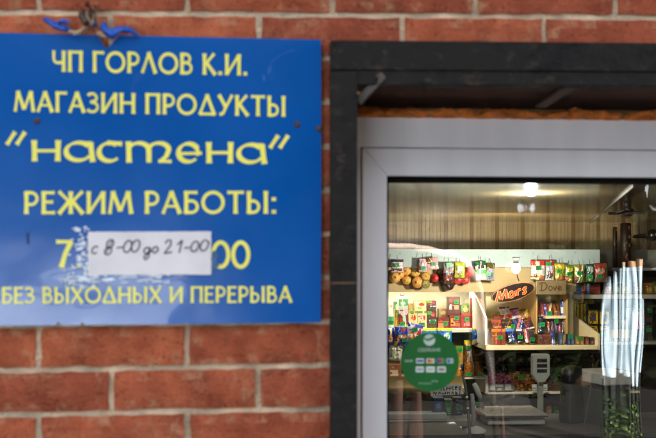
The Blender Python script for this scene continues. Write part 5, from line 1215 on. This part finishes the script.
# ------------------------------------------------------------------ across the yard: unseen things that shape what the glass and the sign mirror
WP = mat('mottled_white', attr=True, rough=.7, var=.3, nscale=3, stretch=(14, 14, 1.2))
LB = 8.0; kM = sc_at(YG + LB)
for (x0, x1, yt, orange, pt_) in ((604.4, 608.2, 277, 0, 1), (609.6, 614.8, 271, 0, 1), (616.6, 618.4, 269, 0, 0), (619.8, 625.6, 262.5, 4.5, 0), (626.6, 629.6, 268, 0, 0), (630.4, 634.6, 261, 6, 0), (636.2, 641.8, 258.5, 7.5, 0), (642.6, 645, 300, 0, 0)):  # posts added out of view, mirrored as the pale streaks
    p = mirror((x0 + x1) / 2, yt, LB + rng.uniform(-.15, .15)); w = (x1 - x0) * kM * .35
    root = empty('streak_post', (p.x, p.y, 0)); tag(root, 'tall white post added out of view for the streaks mirrored in the pane', 'post', 'added white posts for the mirrored streaks')
    m = MB(); H = p.z - orange * kM
    if pt_: m.prism([(-w, 0), (w, 0), (w, H - .12), (w * .2, H), (-w * .3, H - .1), (-w, H - .3)], -.03, .03, (200, 220, 232))
    else: m.box(-w, w, -.03, .03, 0, H, (200, 220, 232))
    m.build('shaft', WP, root)
    m = MB(); hb = mirror(600, 386 + rng.uniform(-22, 4), LB).z; m.box(-w * 1.1, w * 1.1, -.034, .034, 0, hb, (34, 36, 30)); m.build('dark_base', MATTE, root)  # lower part coloured dark so the mirrored streak fades out
    if orange:
        m = MB(); m.box(-w * .95, w * .95, -.028, .028, H + .0005, p.z, (214, 164, 122)); m.build('tip', MATTE, root)
LEAF = mat('leaf', attr=True, rough=.7, var=.2, spec=.05)
def leaves(mb, c, rad, n, size, cols):
    for i in range(n):
        d = Vector((rng.gauss(0, 1), rng.gauss(0, 1), rng.gauss(0, 1))).normalized() * rng.random() ** .4
        p = Vector(c) + Vector((d.x * rad[0], d.y * rad[1], d.z * rad[2]))
        a = Vector((rng.gauss(0, 1), rng.gauss(0, 1), rng.gauss(0, 1))).normalized(); b = a.orthogonal().normalized(); s = size * rng.uniform(.6, 1.3)
        mb.face([p - a * s, p - b * s * .5, p + a * s, p + b * s * .5], cols[rng.randrange(len(cols))])
sb = MB()
for i in range(5):
    p = mirror(609 + 7.6 * i, 414 + rng.uniform(-8, 8), LB - .8); leaves(sb, (p.x, p.y, p.z - .22), (.05, .2, .40), 190, .018, [(40, 62, 30), (60, 90, 40), (30, 46, 24), (120, 150, 80)])
tag(sb.build('shrub', LEAF), 'leafy green shrub at the foot of the white posts, mirrored in the pane', 'shrub')
GP = mat('pink_brick_pier', (62, 37, 29), .85, var=.25, nscale=9, stretch=(1, 1, 8))
for (x0, x1, yt, tp) in ((386, 404.5, 381, .9), (411, 425.5, 393, .5), (496.5, 503.5, 408, .8)):
    p = mirror((x0 + x1) / 2, yt, LB); w = (x1 - x0) * kM / 2
    m = MB(); m.lathe([(w, 0), (w * .98, p.z * .4), (w * tp, p.z * .96), (w * tp * .7, p.z)], (0, 0, 0), C0, 14); o = m.build('stub_post', GP, None, True); o.location = (p.x, p.y, 0); tag(o, 'short weathered pink post across the yard, mirrored in the pane', 'post', 'pink stub posts across the yard')
pts = [(352, 249.5), (370, 247), (390, 246), (410, 247), (430, 250), (447, 255), (460, 261), (470, 268), (477, 277), (481, 290), (483, 306), (485, 325), (487, 350)]
m = MB(); m.tube([mirror(x, y, 6.0) for x, y in pts], 0.034, (168, 146, 134), 10); m.tube([mirror(487, 350, 6.0) + Vector((0, 0, .01)), mirror(490, 400, 6.0), mirror(493, 455, 6.0)], .03, (44, 36, 30), 10); tag(m.build('arc_hoop', MATTE, None, True), 'pale hoop added out of view for the arc mirrored in the pane', 'hoop')  # hoop added for the mirrored arc; lower leg darkened so its reflection fades
m = MB(); q0, q1 = mirror(-140, 250, 6.0), mirror(185, 250, 6.0)  # white wall added out of view as the source of the sign's glare
m.box(q0.x, q1.x, q0.y - .2, q0.y, 0, 1.86, (222, 222, 220)); m.box(q0.x - .03, q1.x + .03, q0.y - .24, q0.y + .04, 1.861, 1.92, (200, 200, 198)); tag(m.build('glare_wall', mat('glare_white', (206, 218, 230), .8, var=.25, nscale=2.5)), 'white wall added out of view to put glare on the sign', 'wall')
wd = MB()  # dark tree belt added out of view to keep the sky off the pane
for i in range(44):
    x = -13 + (i % 22) * 1.25 + rng.uniform(-.4, .4); y = -12.5 - 2.4 * (i // 22) + rng.uniform(-1.2, 1.2); h = rng.uniform(6.0, 8.5)
    wd.tube([(x, y, 0), (x + .1, y, h * .4), (x, y, h * .8)], .14, (70, 58, 46), 6)
    for k in range(5): leaves(wd, (x + rng.uniform(-.5, .5), y + rng.uniform(-.4, .4), h * (.12 + .2 * k)), (1.1, .9, .95), 330, .26, [(32, 36, 24), (26, 30, 20), (38, 42, 26), (20, 24, 18)])
tag(wd.build('screen_trees', LEAF), 'dense dark trees added across the yard to block the low sky', 'trees', kind='stuff')
